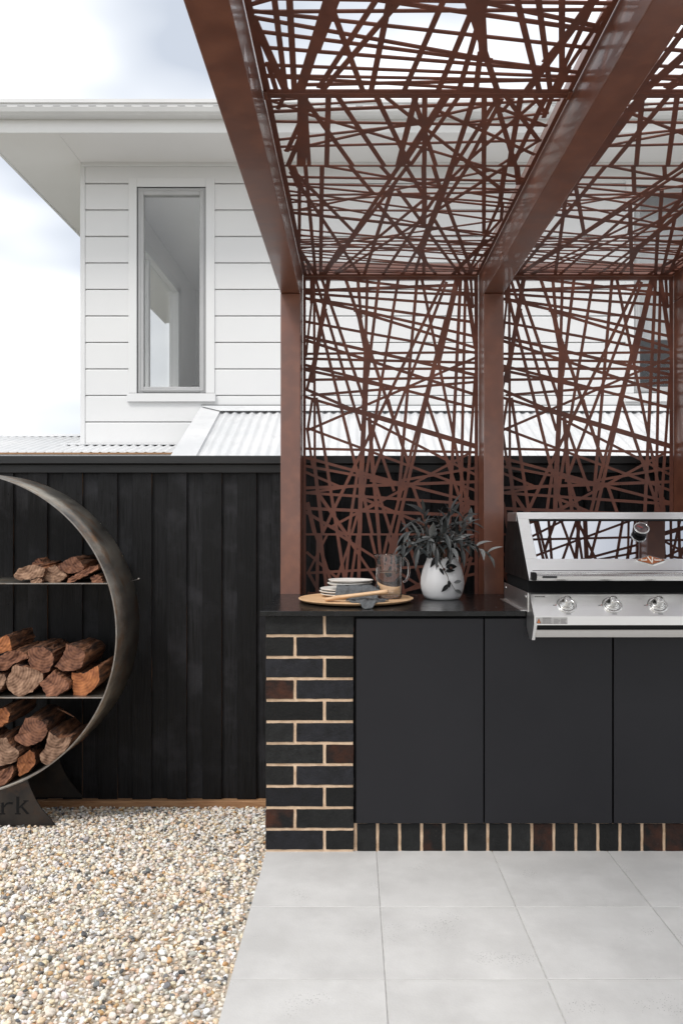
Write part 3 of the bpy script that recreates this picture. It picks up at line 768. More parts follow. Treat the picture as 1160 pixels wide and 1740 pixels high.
sidef = [rough_brick('brick', .2270, .108, .0738, 60 + i, 'brick') for i in range(3)]
wid = BX1 - BX0; fl = .2285; hl = wid - fl - .0115
def bp(me, x, y, z, rot=(0, 0, 0), sx=1):
    return inst('brick', me, bench, (x - bo.x, y - bo.y + random.uniform(-.0012, .0012), z - bo.z), rot, (sx, 1, 1))
for r in range(11):
    z = .94 - .0385 - r * CH            # from the top course down
    long_left = (r % 2 == 0)
    sx = hl / .1105
    me_h = random.choice(half)
    if r in (3, 6, 9): me_h = halfred
    if long_left:
        bp(random.choice(full), BX0 + fl / 2, Y0 + .054, z); bp(me_h, BX1 - hl / 2, Y0 + .054, z, sx=sx)
    else:
        bp(me_h, BX0 + hl / 2, Y0 + .054, z, sx=sx); bp(random.choice(full), BX1 - fl / 2, Y0 + .054, z)
    # return along the side of the pier
    y = Y0 + .1195 + (0 if long_left else -.0) ; first = True
    while y < 3.93:
        ln = .2285
        if first and long_left: ln = .1105
        first = False
        if y + ln > 3.99: ln = max(.06, 3.975 - y)
        bp(random.choice(sidef), BX0 + .0545, y + ln / 2, z, (0, 0, R(90)), ln / .2285)
        y += ln + .0105
bbox('mortar', BX0 + .0035, BX1 - .0035, Y0 + .0042, 3.975, -.12, .9395, 'mortar')
# header plinth under the doors
x = BX1 + .0115; k = 0
while x < BXE:
    me_ = random.choice(hdr) if k not in (3, 8, 13, 14, 19) else hdrred[k % 2]
    bp(me_, x + .0388, Y0 + .062, .0545); x += .0775 + .0102; k += 1
bbox('mortar', BX1 - .003, BXE, Y0 + .0125, Y0 + .12, -.05, .1095, 'mortar')
# carcass and doors
bbox('carcass', BX1 + .0005, BXE, Y0 + .012, 3.97, .1105, .935, 'void')
dxs = [(605, 821), (823.5, 1040), (1043, 1259)]
for a, b in dxs:
    bbox('door', (a - VX) / 430, (b - VX) / 430, Y0 - .012, Y0 + .008, .1175, .929, 'door', .0012, 2)
d3 = (1261.5 - VX) / 430
bbox('door', d3, d3 + .504, Y0 - .012, Y0 + .008, .1175, .929, 'door', .0012, 2)
bbox('benchtop', -.3748, .6715, 3.27, 4.0, .940, .960, 'top', .0018, 2)
bbox('benchtop', 1.708, BXE + .02, 3.27, 4.0, .940, .960, 'top', .0018, 2)
bbox('benchtop', .6720, 1.7075, 3.80, 4.0, .940, .960, 'top', .0018, 2)

# ================================================================== BARBECUE
QX0, QX1 = .675, 1.705; QXC = (QX0 + QX1) / 2
bbq = empty('built_in_barbecue', (QXC, 3.45, .96)); qo = bbq.location
tag(bbq, 'stainless steel built-in gas barbecue with glass hood window set into the bench', 'barbecue')
def shift_me(o, off):
    o.data.transform(Matrix.Translation(-off)); return o
def qbox(name, x0, x1, y0, y1, z0, z1, m, bev=.0015, par=None):
    o = box(name, x0, x1, y0, y1, z0, z1, m, bbq, bev); shift_me(o, qo)
    if par: o.parent = par
    return o
def qext(name, poly, a0, a1, m, par=None):
    o = extr(name, poly, 'X', a0, a1, m, bbq); shift_me(o, qo)
    if par: o.parent = par
    return o
HB, HT = Vector((0, 3.215, 1.086)), Vector((0, 3.47, 1.35))
hd = (HT - HB); hn = Vector((0, -hd.z, hd.y)).normalized()
def hp(x, t, n_=0.0):
    p = HB + hd * t + hn * n_; return Vector((x, p.y, p.z))
def slab(name, x0, x1, t0, t1, n0, n1, m, par=None):
    vv = [hp(x0, t0, n0), hp(x1, t0, n0), hp(x1, t1, n0), hp(x0, t1, n0), hp(x0, t0, n1), hp(x1, t0, n1), hp(x1, t1, n1), hp(x0, t1, n1)]
    ff = [(3, 2, 1, 0), (4, 5, 6, 7), (0, 1, 5, 4), (1, 2, 6, 5), (2, 3, 7, 6), (3, 0, 4, 7)]
    o = link(name, pydata(name, [p - qo for p in vv], ff), m, par or bbq)
    bm = bmesh.new(); bm.from_mesh(o.data); bmesh.ops.bevel(bm, geom=bm.edges[:], offset=.0008, segments=1, affect='EDGES'); bm.to_mesh(o.data); bm.free()
    return o
hood = empty('hood'); hood.parent = bbq
GX0, GX1, G0, G1 = .7195, QX1 - .0445, .30, .90
slab('hood_frame', QX0, QX1, 0, G0, -.004, 0, 'steel', hood)
slab('hood_frame', QX0, QX1, G1, 1.0, -.004, 0, 'steel', hood)
slab('hood_frame', QX0, GX0, G0 + .001, G1 - .001, -.004, 0, 'steel', hood)
slab('hood_frame', GX1, QX1, G0 + .001, G1 - .001, -.004, 0, 'steel', hood)
slab('hood_window', GX0 + .0005, GX1 - .0005, G0 + .001, G1 - .001, -.008, -.003, 'blackglass', hood)
slab('window_trim', GX0, GX1, G1 - .03, G1 - .001, -.003, -.0012, 'blackmetal', hood)
side = [(3.2185, 1.082), (3.4695, 1.3455), (3.675, 1.3455), (3.755, 1.20), (3.755, 1.082)]
qext('hood_side', side, QX0 + .002, QX0 + .010, 'blackmetal', hood)
qext('hood_side', side, QX1 - .010, QX1 - .002, 'blackmetal', hood)
qbox('hood_top', QX0, QX1, 3.469, 3.68, 1.3455, 1.3505, 'steel', .001, hood)
qbox('hood_corner', QX0 - .0005, QX0 + .0015, 3.475, 3.68, 1.312, 1.345, 'steel', .0004, hood)
qext('hood_back', [(3.675, 1.345), (3.755, 1.20), (3.755, 1.085), (3.749, 1.085), (3.749, 1.198), (3.67, 1.342)], QX0 + .011, QX1 - .011, 'blackmetal', hood)
# handle rail along the hood's lower edge
hpoly = [(3.182, 1.087), (3.176, 1.092), (3.175, 1.104), (3.178, 1.112), (3.186, 1.1165), (3.222, 1.1165), (3.222, 1.087)]
h = qext('handle', hpoly, QX0 + .020, QX1 - .020, 'steelpol', hood)
qbox('handle_end', QX0 + .004, QX0 + .0195, 3.182, 3.222, 1.087, 1.118, 'blackmetal', .002, hood)
qbox('handle_end', QX1 - .0195, QX1 - .004, 3.19, 3.222, 1.087, 1.118, 'blackmetal', .002, hood)
qbox('maker_plate', .716, .772, 3.1738, 3.1755, 1.0965, 1.1055, 'print', .0003, hood)
slab('shadow_strip', QX0 + .018, QX1 - .018, .125, .137, -.001, .0004, 'blackmetal', hood)  # black strip put in for the shadow line above the handle
# gauge on the glass
def facemat(x, t, n_):
    p = hp(x, t, n_) - qo; d = hd.normalized()
    return Matrix(((1, d.x, hn.x, p.x), (0, d.y, hn.y, p.y), (0, d.z, hn.z, p.z), (0, 0, 0, 1)))
GXC = (1085.5 - VX) * 3.42 / F
g = lathe('gauge', [(.0, 0), (.024, 0), (.027, .004), (.0285, .020), (.031, .022), (.031, .027), (.027, .0285), (.0262, .0262), (.0, .0262)], ['blackmetal', 'steelpol'], bbq)
for p_ in g.data.polygons:
    if p_.center.z > .0205: p_.material_index = 1
g.matrix_local = facemat(GXC - .006, .70, -.0028)
gd = lathe('dial', [(.0, .0264), (.0255, .0264), (.0255, .0272), (0, .0272)], 'dial', g)
nd = box('needle', -.001, .001, -.004, .019, .0273, .0281, 'red', g); nd.rotation_euler = (0, 0, R(55))
# badge
bx = (1104 - VX) * 3.285 / F; hw, hh = .0605, .0262
bdg = extr('badge', [(-hw, 0), (-hw * .86, -hh * .24), (0, -hh), (hw * .86, -hh * .24), (hw, 0), (hw * .86, hh * .24), (0, hh), (-hw * .86, hh * .24)], 'Z', 0, .006, 'steelpol', bbq, .0012)
bdg.matrix_local = facemat(bx, .268, 0)
extr('badge_inlay', [(-hw * .88, 0), (0, -hh * .80), (hw * .88, 0), (0, hh * .80)], 'Z', .006, .0068, 'copper', bdg)
extr('badge_inlay', [(-.012, hh * .62), (-.007, hh * .66), (.004, -hh * .60), (.000, -hh * .70)], 'Z', .0069, .0075, 'printlight', bdg)
extr('badge_inlay', [(.012, hh * .50), (.007, hh * .60), (.0015, -hh * .30), (.005, -hh * .45)], 'Z', .0069, .0075, 'printlight', bdg)
textmesh('lettering', 'Beef', .0135, 'printlight', bdg, Matrix.Translation((-.0275, -.0005, .0072)), .0004, .0003, 1.0)
textmesh('lettering', 'Eater', .0135, 'printlight', bdg, Matrix.Translation((.0280, -.0005, .0072)), .0004, .0003, 1.0)
# firebox in the gap, control fascia
qbox('firebox', QX0 + .010, QX1 - .010, 3.285, 3.745, .93, 1.087, 'void', .002)
CT, CB = Vector((0, 3.213, 1.0315)), Vector((0, 3.13, .955))
qext('control_panel', [(3.28, 1.0315), (3.213, 1.0315), (3.131, .956), (3.131, .923), (3.136, .923), (3.137, .952), (3.216, 1.026), (3.28, 1.026)], QX0 + .0025, QX1 - .0025, 'steel')
qbox('shadow_rail', QX0 + .004, QX1 - .004, 3.165, 3.25, .885, .928, 'blackmetal')
qbox('drip_tray_front', QX0 + .011, QX1 - .011, 3.148, 3.158, .8745, .9035, 'steeldimmed', .001)
br = [(3.27, 1.0335), (3.2125, 1.0335), (3.1285, .9555), (3.1285, .93), (3.170, .861), (3.215, .861), (3.27, .90)]
qext('side_bracket', br, QX0 - .0005, QX0 + .0020, 'steel'); qext('side_bracket', br, QX1 - .0020, QX1 + .0005, 'steel')
qext('bracket_flange', [(3.1275, .93), (3.1305, .93), (3.1735, .862), (3.1700, .861)], QX0, QX0 + .011, 'steel')
qext('bracket_flange', [(3.1275, .93), (3.1305, .93), (3.1735, .862), (3.1700, .861)], QX1 - .011, QX1, 'steel')
# side plates standing on the stone
for sx, xx in ((1, QX0), (-1, QX1)):
    pl = qbox('side_plate', min(xx - .003 * sx, xx - .0007 * sx), max(xx - .003 * sx, xx - .0007 * sx), 3.235, 3.745, .9602, 1.036, 'steel', .0004)
    qbox('side_plate_foot', min(xx - .003 * sx, xx - .022 * sx), max(xx - .003 * sx, xx - .022 * sx), 3.275, 3.745, .9602, .9625, 'steel', .0004)
    for yy, zz in ((3.265, 1.018), (3.70, 1.016)):
        b_ = lathe('screw', [(0, 0), (.0055, 0), (.005, .0025), (.002, .0036), (0, .0038)], 'steelpol', bbq, (0, 0, 0), 14)
        b_.matrix_local = Matrix.Translation(Vector((xx - .0028 * sx, yy, zz)) - qo) @ Matrix.Rotation(R(-90 * sx), 4, 'Y')
# knobs
cdv = (CT - CB); cn = Vector((0, -cdv.z, cdv.y)).normalized(); cdn = cdv.normalized()
def cmat(x, t, n_=0.0):
    p = CB + cdv * t + cn * n_; p = Vector((x, p.y, p.z)) - qo
    return Matrix(((1, cdn.x, cn.x, p.x), (0, cdn.y, cn.y, p.y), (0, cdn.z, cn.z, p.z), (0, 0, 0, 1)))
bez = lathemesh('bezel', [(0, 0), (.0385, 0), (.0385, .002), (.036, .005), (.032, .006), (.030, .0035), (.0255, .0035), (.0245, .010), (.0235, .012), (0, .012)], 40)
bez.materials.append(M['steelpol']); bez.polygons.foreach_set('use_smooth', [True] * len(bez.polygons))
def knobmesh():
    v = []; f = []; n = 32
    prof = [(.0215, .010), (.0215, .016), (.020, .022), (.0185, .030), (.0165, .036), (.012, .0385), (0, .039)]
    for i, (r, z) in enumerate(prof[:-1]):
        for k in range(n):
            a = 2 * math.pi * k / n; x = r * math.cos(a); y = r * math.sin(a)
            if i >= 2: x = max(-.0125, min(.0125, x)) * (1.0)
            v.append((x, y, z))
    m_ = len(prof) - 1
    for i in range(m_ - 1):
        for k in range(n): f.append((i * n + k, i * n + (k + 1) % n, (i + 1) * n + (k + 1) % n, (i + 1) * n + k))
    f.append(tuple((m_ - 1) * n + k for k in range(n)))
    return pydata('knob_grip', v, f)
kg = knobmesh(); kg.materials.append(M['steelpol']); 
bm = bmesh.new(); bm.from_mesh(kg); bmesh.ops.bevel(bm, geom=[e for e in bm.edges if len(e.link_faces) == 2 and e.calc_face_angle(0) > .7], offset=.0012, segments=2, affect='EDGES'); bm.to_mesh(kg); bm.free()
kg.polygons.foreach_set('use_smooth', [True] * len(kg.polygons))
for k in range(5):
    x = .807 + .1737 * k
    kn = inst('knob', bez, bbq); kn.matrix_local = cmat(x, .50, .0003)
    gk = inst('grip', kg, kn, (0, 0, 0), (0, 0, R(random.uniform(-4, 4))))
    m_ = box('mark', -.0525, -.0425, -.0012, .0012, .0002, .0006, 'print', kn, 0)
    m2 = box('mark', -.009, .009, -.0445, -.0425, .0002, .0006, 'print', kn, 0)
    rd = lathe('red_mark', [(0, .0002), (.0018, .0002), (.0018, .0008), (0, .0008)], 'red', kn, (-.0405, .0015, 0), 12)
textmesh('lettering', 'SIGNATURE', .0075, 'print', bbq, cmat(.712, .89, .0004), .0002, .0002, 1.0)
# safety sticker
qbox('sticker', .6815, .80, 3.1302, 3.1308, .9265, .9525, 'sticker', 0)
extr('warning_triangle', [(.6835 - qo.x, .9300 - qo.z), (.7005 - qo.x, .9300 - qo.z), (.692 - qo.x, .9500 - qo.z)], 'Y', 3.1296 - qo.y, 3.1301 - qo.y, 'print', bbq)
extr('warning_triangle', [(.6860 - qo.x, .9313 - qo.z), (.6980 - qo.x, .9313 - qo.z), (.692 - qo.x, .9472 - qo.z)], 'Y', 3.1290 - qo.y, 3.1295 - qo.y, 'orange', bbq)
extr('warning_triangle', [(.6915 - qo.x, .9350 - qo.z), (.6925 - qo.x, .9350 - qo.z), (.6928 - qo.x, .9425 - qo.z), (.6912 - qo.x, .9425 - qo.z)], 'Y', 3.1285 - qo.y, 3.1289 - qo.y, 'print', bbq)
for i in range(6):
    z = .9490 - i * .0038
    for (a, b) in ((.706, .745), (.748, .772), (.775, .797)):
        if i == 0 and a > .74: continue
        qbox('print_line', a, b - random.uniform(0, .008), 3.1297, 3.1301, z, z + (.0018 if i == 0 else .0010), 'print', 0)

# ================================================================== LOG RING
RY, RD = 3.82, .40
rc = P(-78, 1077, RY); RR = 277 * RY / F
ring = empty('log_ring', (rc.x, RY + RD / 2, rc.z - RR - .12)); ro = ring.location
tag(ring, 'round weathered steel firewood holder with two shelves standing on the gravel', 'log holder')
def ringmesh(r0, r1, y0, y1, n=160):
    v = []; f = []
    for k in range(n):
        a = 2 * math.pi * k / n; c, s = math.cos(a), math.sin(a)
        for (r, y) in ((r1, y0), (r1, y1), (r0, y1), (r0, y0)): v.append((rc.x + r * c - ro.x, y - ro.y, rc.z + r * s - ro.z))
    for k in range(n):
        a = k * 4; b = ((k + 1) % n) * 4
        for i in range(4): f.append((a + i, b + i, b + (i + 1) % 4, a + (i + 1) % 4))
    return pydata('hoop', v, f)
hm = ringmesh(RR - .006, RR, RY, RY + RD)
o = link('hoop', hm, ['ringsteel', 'ringedge'], ring, smooth=False)
for i, p in enumerate(hm.polygons):
    if abs(p.normal.y) > .7: p.material_index = 1
    else: p.use_smooth = True
ZS1, ZS2 = P(0, 991, RY).z, P(0, 1185.5, RY).z
for z in (ZS1, ZS2):
    hwid = math.sqrt((RR - .007) ** 2 - (z - rc.z) ** 2)
    me_ = boxmesh('shelf', rc.x - hwid - ro.x, rc.x + hwid - ro.x, RY + .004 - ro.y, RY + RD - .004 - ro.y, z - .005 - ro.z, z - ro.z, .0008)
    o = link('shelf', me_, ['ringsteel', 'ringedge'], ring)
    for p in me_.polygons:
        if p.normal.y < -.7: p.material_index = 1
# flared stand, front and back plates joined by a curved skirt
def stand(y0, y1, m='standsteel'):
    top = rc.z - RR
    pts = []
    bz = P(0, 1392, RY).z - .03
    right = [P(46, 1324, RY), P(52, 1340, RY), P(60, 1358, RY), P(70, 1374, RY), P(83, 1389, RY)]
    rr = [(p.x, p.z) for p in right] + [(right[-1].x + .03, bz)]
    ll = [(2 * rc.x - x, z) for x, z in rr][::-1]
    poly = ll + rr
    # upper edge follows the hoop
    a1 = math.atan2(rr[0][1] - rc.z, rr[0][0] - rc.x); a0 = math.atan2(ll[-1][1] - rc.z, ll[-1][0] - rc.x)
    arc = []
    for i in range(1, 24):
        a = -math.pi / 2 + (a1 + math.pi / 2) * (1 - 2 * i / 24.0)
        arc.append((rc.x + (RR - .002) * math.cos(a), rc.z + (RR - .002) * math.sin(a)))
    poly = [(x, z) for x, z in rr] [::-1] 
    full_ = ll + []                                 # left side bottom -> top reversed order
    P_ = [(rr[-1][0], rr[-1][1])] + rr[:-1][::-1] + arc + [(2 * rc.x - x, z) for x, z in rr]
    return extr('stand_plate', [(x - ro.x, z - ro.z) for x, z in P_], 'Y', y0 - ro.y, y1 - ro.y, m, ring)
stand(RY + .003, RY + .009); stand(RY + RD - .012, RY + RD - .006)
# the two cut letters that show: r k
def letter(name, polys_):
    for q in polys_:
        pp = [P(x, y, RY) for x, y in q]
        extr(name, [(p.x - ro.x, p.z - ro.z) for p in pp], 'Y', RY + .0012 - ro.y, RY + .0029 - ro.y, 'void', ring)
letter('letter_r', [[(2.5, 1364), (6.5, 1364), (6.5, 1382), (2.5, 1382)], [(0, 1382.1), (9, 1382.1), (9, 1384), (0, 1384)], [(6.6, 1370), (11, 1364.5), (17, 1363), (22, 1364), (21, 1367), (15, 1366), (11, 1368), (6.6, 1373)]])
letter('letter_k', [[(28, 1354), (32.5, 1354), (32.5, 1382), (28, 1382)], [(25.5, 1382.1), (35, 1382.1), (35, 1384), (25.5, 1384)], [(32.6, 1371), (42, 1362), (46, 1362), (35.5, 1372.5), (32.6, 1374)], [(36, 1372.4), (38.5, 1370.3), (50, 1383.5), (45, 1383.5)], [(40, 1360.5), (48.5, 1360.5), (48.5, 1362), (40, 1362)]])
# little bolt poking from the hoop
bt = P(229, 985.5, 4.05)
tube('bolt', [Vector((P(222, 988, 4.06))) - ro, Vector((P(233, 985, 4.02))) - ro, Vector((P(237, 983, 4.01))) - ro], [.0022, .0022, .0035], 'ringedge', ring)

# ---- firewood
def log(poly, origin, sc, end, label, group, depth=.33, dy=.03, jit=.0045, seed=0, yaw=0.0, pitch=0.0):
    rr = random.Random(seed)
    pts = [P(origin[0] + x * sc, origin[1] + y * sc, RY + dy) for x, y in poly]
    pts = [(p.x, p.z) for p in pts]
    ar = sum(pts[i - 1][0] * pts[i][1] - pts[i][0] * pts[i - 1][1] for i in range(len(pts)))
    if ar < 0: pts = pts[::-1]
    # resample
    n = 36; Ls = [0]
    for i in range(len(pts)): a, b = pts[i], pts[(i + 1) % len(pts)]; Ls.append(Ls[-1] + math.hypot(b[0] - a[0], b[1] - a[1]))
    out_ = []
    for k in range(n):
        s = Ls[-1] * k / n
        i = max(j for j in range(len(pts)) if Ls[j] <= s + 1e-9)
        t = (s - Ls[i]) / max(1e-9, Ls[i + 1] - Ls[i]); a, b = pts[i], pts[(i + 1) % len(pts)]
        out_.append((a[0] + (b[0] - a[0]) * t, a[1] + (b[1] - a[1]) * t))
    cx = sum(p[0] for p in out_) / n; cz = sum(p[1] for p in out_) / n
    v = []; f = []; mi = []
    rows = 9
    tl = rr.uniform(-.6, .6)
    ribs = [rr.gauss(0, .05) for _ in range(n)]
    for r in range(rows):
        y = depth * r / (rows - 1)
        for k, (x, z) in enumerate(out_):
            s = 1.0 + ribs[k] * min(1, r * .7) + rr.gauss(0, .012) - .04 * r / rows
            v.append(((x - cx) * s + yaw * y + rr.gauss(0, jit * .35), y + ((rr.uniform(-.002, .002) + tl * (x - cx) * .3) if r == 0 else 0), (z - cz) * s + pitch * y + rr.gauss(0, jit * .35)))
    for r in range(rows - 1):
        for k in range(n): f.append((r * n + k, r * n + (k + 1) % n, (r + 1) * n + (k + 1) % n, (r + 1) * n + k)); mi.append(0)
    # front cap in rings so that it can be uneven
    prev = list(range(n)); 
    for sc_ in (.8, .45):
        base = len(v)
        for k, (x, z) in enumerate(out_): v.append(((x - cx) * sc_, .0015 * math.sin(k * .9 + seed) + tl * (x - cx) * .3, (z - cz) * sc_))
        cur = list(range(base, base + n))
        for k in range(n): f.append((prev[(k + 1) % n], prev[k], cur[k], cur[(k + 1) % n])); mi.append(1)
        prev = cur
    v.append((0, 0, 0)); c = len(v) - 1
    for k in range(n): f.append((prev[(k + 1) % n], prev[k], c)); mi.append(1)
    f.append(tuple(range((rows - 1) * n, rows * n))); mi.append(1)
    me = bpy.data.meshes.new('firewood_log'); me.from_pydata(v, [], f); me.update()
    me.polygons.foreach_set('material_index', mi)
    o = link('firewood_log', me, ['bark', end], None, (cx, RY + dy, cz))
    bm = bmesh.new(); bm.from_mesh(me); bmesh.ops.recalc_face_normals(bm, faces=bm.faces[:]); bm.to_mesh(me); bm.free()
    return tag(o, label, 'firewood', group)
G1_, G2_, G3_ = 'logs on the upper shelf of the ring', 'logs on the middle shelf of the ring', 'logs in the bottom of the ring'
A4 = ((0, 920), .181); A3 = ((0, 1070), .1897)
logs = [
 # upper shelf
 ([(120,320),(170,255),(250,230),(350,215),(440,260),(410,330),(300,350),(200,362),(140,350)], A4, 'end_grey', 'pale grey split log on upper shelf of the log ring, farthest from its rim', G1_),
 ([(385,320),(440,260),(510,220),(560,250),(640,325),(560,385),(470,392),(415,360)], A4, 'end_grey', 'wedge shaped grey brown log in the middle of the upper shelf', G1_),
 ([(545,240),(620,170),(700,140),(770,200),(795,250),(730,295),(640,302),(580,280)], A4, 'end_brown', 'rough brown half log lying on top of the upper shelf pile', G1_),
 ([(640,352),(850,235),(915,225),(925,258),(700,376),(640,384)], A4, 'end_brown', 'thin slanting split plank on the upper shelf by the rim', G1_),
 ([(285,372),(375,335),(400,365),(390,392),(300,394)], A4, 'end_grey', 'small chip of wood in front of the upper shelf logs', G1_),
 ([(855,330),(920,305),(950,340),(975,390),(860,392)], A4, 'end_brown', 'red brown log end wedged against the rim on upper shelf', G1_),
 ([(300,215),(350,155),(400,190),(480,230),(400,260),(320,250)], A4, 'end_brown', 'dark bark sliver behind the pale log on the upper shelf', G1_),
 # middle shelf
 ([(255,175),(300,160),(400,158),(470,205),(485,290),(440,375),(370,390),(300,360),(262,300)], A3, 'end_brown', 'quarter log with curved rings, second in the top row of middle shelf', G2_),
 ([(600,130),(740,180),(770,230),(735,335),(640,378),(560,372),(490,330),(560,240)], A3, 'end_brown', 'brown wedge log at the top right of the middle shelf pile', G2_),
 ([(50,480),(80,400),(130,310),(260,340),(330,362),(392,400),(370,470),(300,550),(200,602),(120,580),(70,520)], A3, 'end_grey', 'large round bottomed split log resting on middle shelf', G2_),
 ([(350,490),(480,370),(530,400),(625,480),(620,530),(510,595),(410,602),(400,550)], A3, 'end_brown', 'dark purple brown wedge log on middle shelf beside the orange log', G2_),
 ([(645,390),(760,392),(880,320),(905,400),(890,480),(830,550),(740,600),(660,600),(650,540)], A3, 'end_orange', 'bright orange cut log on the middle shelf nearest the rim', G2_),
 ([(0,240),(60,200),(130,185),(230,210),(245,260),(120,305),(60,365),(-60,370),(-90,300)], A3, 'end_brown', 'black barked log above the large split log on middle shelf', G2_),
 ([(-150,420),(-60,385),(40,400),(62,430),(40,490),(0,550),(-60,602),(-140,600),(-190,520)], A3, 'end_grey', 'brown log at the left of the large split log on middle shelf', G2_),
 ([(-120,110),(0,80),(60,45),(90,70),(105,180),(0,215),(-100,240)], A3, 'end_orange', 'rust brown log on top of the black barked log, middle shelf', G2_),
 # bottom
 ([(195,850),(230,790),(330,790),(430,850),(432,920),(370,1000),(240,1050),(150,1010),(120,970),(160,930)], A3, 'end_brown', 'tan half log at the top of the bottom pile', G3_),
 ([(440,910),(530,975),(640,965),(620,1040),(560,1110),(440,1210),(375,1190),(355,1110),(410,1060)], A3, 'end_grey', 'big pale split log leaning along the curve in bottom of ring', G3_),
 ([(165,1150),(270,1080),(310,1110),(318,1200),(250,1280),(180,1310),(160,1230)], A3, 'end_orange', 'orange cut log end near the bottom of the ring', G3_),
 ([(-110,1010),(0,980),(60,960),(110,1040),(190,1090),(150,1170),(60,1215),(-60,1230),(-130,1140)], A3, 'end_grey', 'wide grey brown half log in the bottom pile above the hoop', G3_),
 ([(-90,1300),(0,1270),(40,1250),(110,1225),(122,1280),(60,1375),(-20,1425),(-110,1420)], A3, 'end_brown', 'dark brown log lying lowest in the ring beside the stand', G3_),
 ([(-120,760),(0,708),(50,700),(85,760),(70,830),(0,880),(-100,900)], A3, 'end_orange', 'orange split log at the top left of the bottom pile', G3_),
 ([(-330,1050),(-220,1000),(-130,1060),(-140,1200),(-220,1300),(-330,1280)], A3, 'end_brown', 'brown split log leaning in the far side of bottom pile', G3_),
 ([(-400,430),(-260,380),(-200,450),(-210,560),(-290,602),(-410,600)], A3, 'end_brown', 'brown split log on the far side of the middle shelf', G2_),
]
for i, (poly, (og, sc), end, lab, grp) in enumerate(logs):
    dyv = .02 + .03 * ((i * 37) % 10) / 10
    if 'behind' in lab: dyv = .16
    log(poly, og, sc, end, lab, grp, depth=.30 if 'chip' not in lab and 'sliver' not in lab else .12, dy=dyv if 'chip' not in lab else .008, seed=i + 3,
        yaw=random.uniform(-.06, .06), pitch=random.uniform(-.015, .02))
tw = tube('twig', [P(98, 1204, 3.98), P(112, 1210, 3.93), P(126, 1218, 3.88)], [.003, .004, .0025], 'bark')
tag(tw, 'thin bare twig sticking out above the bottom logs', 'twig')

# ================================================================== TABLEWARE
ZC = .960
tr = empty('serving_board', (.004, 3.63, ZC))
tag(tr, 'round oak serving board on the black benchtop', 'serving board')
BRd = .250
top = link('board', lathemesh('board', [(0, .004), (BRd - .03, .004), (BRd - .012, .008), (BRd, .0155), (BRd, .018), (BRd - .004, .0195), (BRd - .02, .0165), (BRd - .05, .0155), (0, .0155)], 96), ['board'], tr, smooth=False)
for k in range(3):
    a = 2 * math.pi * k / 3 + .3
    lathe('foot', [(0, 0), (.012, 0), (.012, .0045), (0, .0045)], 'boardedge', tr, (.16 * math.cos(a), .16 * math.sin(a), 0), 16)
# plates
def plate(x, y, z, r, lab, tilt=(0, 0)):
    o = link('plate', lathemesh('plate', [(0, 0), (r * .58, 0), (r * .66, .0012), (r * .9, .0085), (r * .985, .0125), (r, .0145), (r * .985, .0158), (r * .95, .0150), (r * .84, .0115), (r * .64, .0052), (0, .0045)], 56), 'plate', None, (x, y, z), True)
    o.rotation_euler = (R(tilt[0]), R(tilt[1]), R(random.uniform(0, 90)))
    return o
zb = ZC + .0158
Lp = (P(594, 1000, 3.72).x, 3.72)
names = ['cream stoneware side plate at the bottom of the stack on board', 'cream stoneware side plate, second from the bottom of the stack',
         'cream stoneware side plate, third from the bottom of the stack', 'small pale plate lying directly under the topmost plate', 'small pale plate on top of the stack']
zz = zb
for i in range(3):
    tag(plate(Lp[0] - .006 + random.uniform(-.003, .003), Lp[1], zz, .128, names[i], (random.uniform(-.6, .6), random.uniform(-.6, .6))), names[i], 'plate', 'plates stacked on the serving board')
    zz += .0115
zz += .013
for i in range(3, 5):
    tag(plate(Lp[0] + .004 * (i - 3), Lp[1] - .004, zz, .101, names[i], (random.uniform(-.5, .5), -.8 if i == 3 else .6)), names[i], 'plate', 'plates stacked on the serving board')
    zz += .0125
# napkins: draped grids
def cloth(name, fn, nu, nv_, m, th=.0022):
    v = []; f = []
    for j in range(nv_ + 1):
        for i in range(nu + 1): v.append(fn(i / nu, j / nv_))
    for j in range(nv_):
        for i in range(nu):
            a = j * (nu + 1) + i; f.append((a, a + 1, a + nu + 2, a + nu + 1))
    me = pydata(name, v, f); o = link(name, me, m, None, smooth=True)
    bm = bmesh.new(); bm.from_mesh(me)
    bm.to_mesh(me); bm.free()
    md = o.modifiers.new('solid', 'SOLIDIFY'); md.thickness = th; md.offset = 0
    return o
def lerp(a, b, t): return a + (b - a) * t
def nap1(u, t):
    # folded napkin lying over the lower plates, dropping over their front edge
    px = lerp(570, 644, u); x = P(px, 1000, 3.63).x
    r1 = math.sin(u * 17 + t * 3) * .0016 + math.sin(u * 41 + 2 * t) * .0009
    if t < .38:
        s = t / .38; y = lerp(3.672, 3.590, s); z = zb + .0580 - .003 * s - .006 * max(0, u - .72) / .28 * 3
    elif t < .62:
        s = (t - .38) / .24; y = 3.590 - .016 * math.sin(s * 1.57); z = zb + .0550 - .024 * s - .006 * max(0, u - .72) / .28 * 2
    else:
        s = (t - .62) / .38; y = 3.574 - .014 * s; z = zb + .0310 - .026 * s
    z = max(z, ZC + .0175 + .002)
    x += .004 * math.sin(t * 6) - .010 * t * (u - .5)
    return (x, y + r1 * 1.6, z + r1)
n1 = cloth('napkin', nap1, 44, 26, 'linen'); tag(n1, 'charcoal linen napkin folded over the stacked plates', 'napkin')
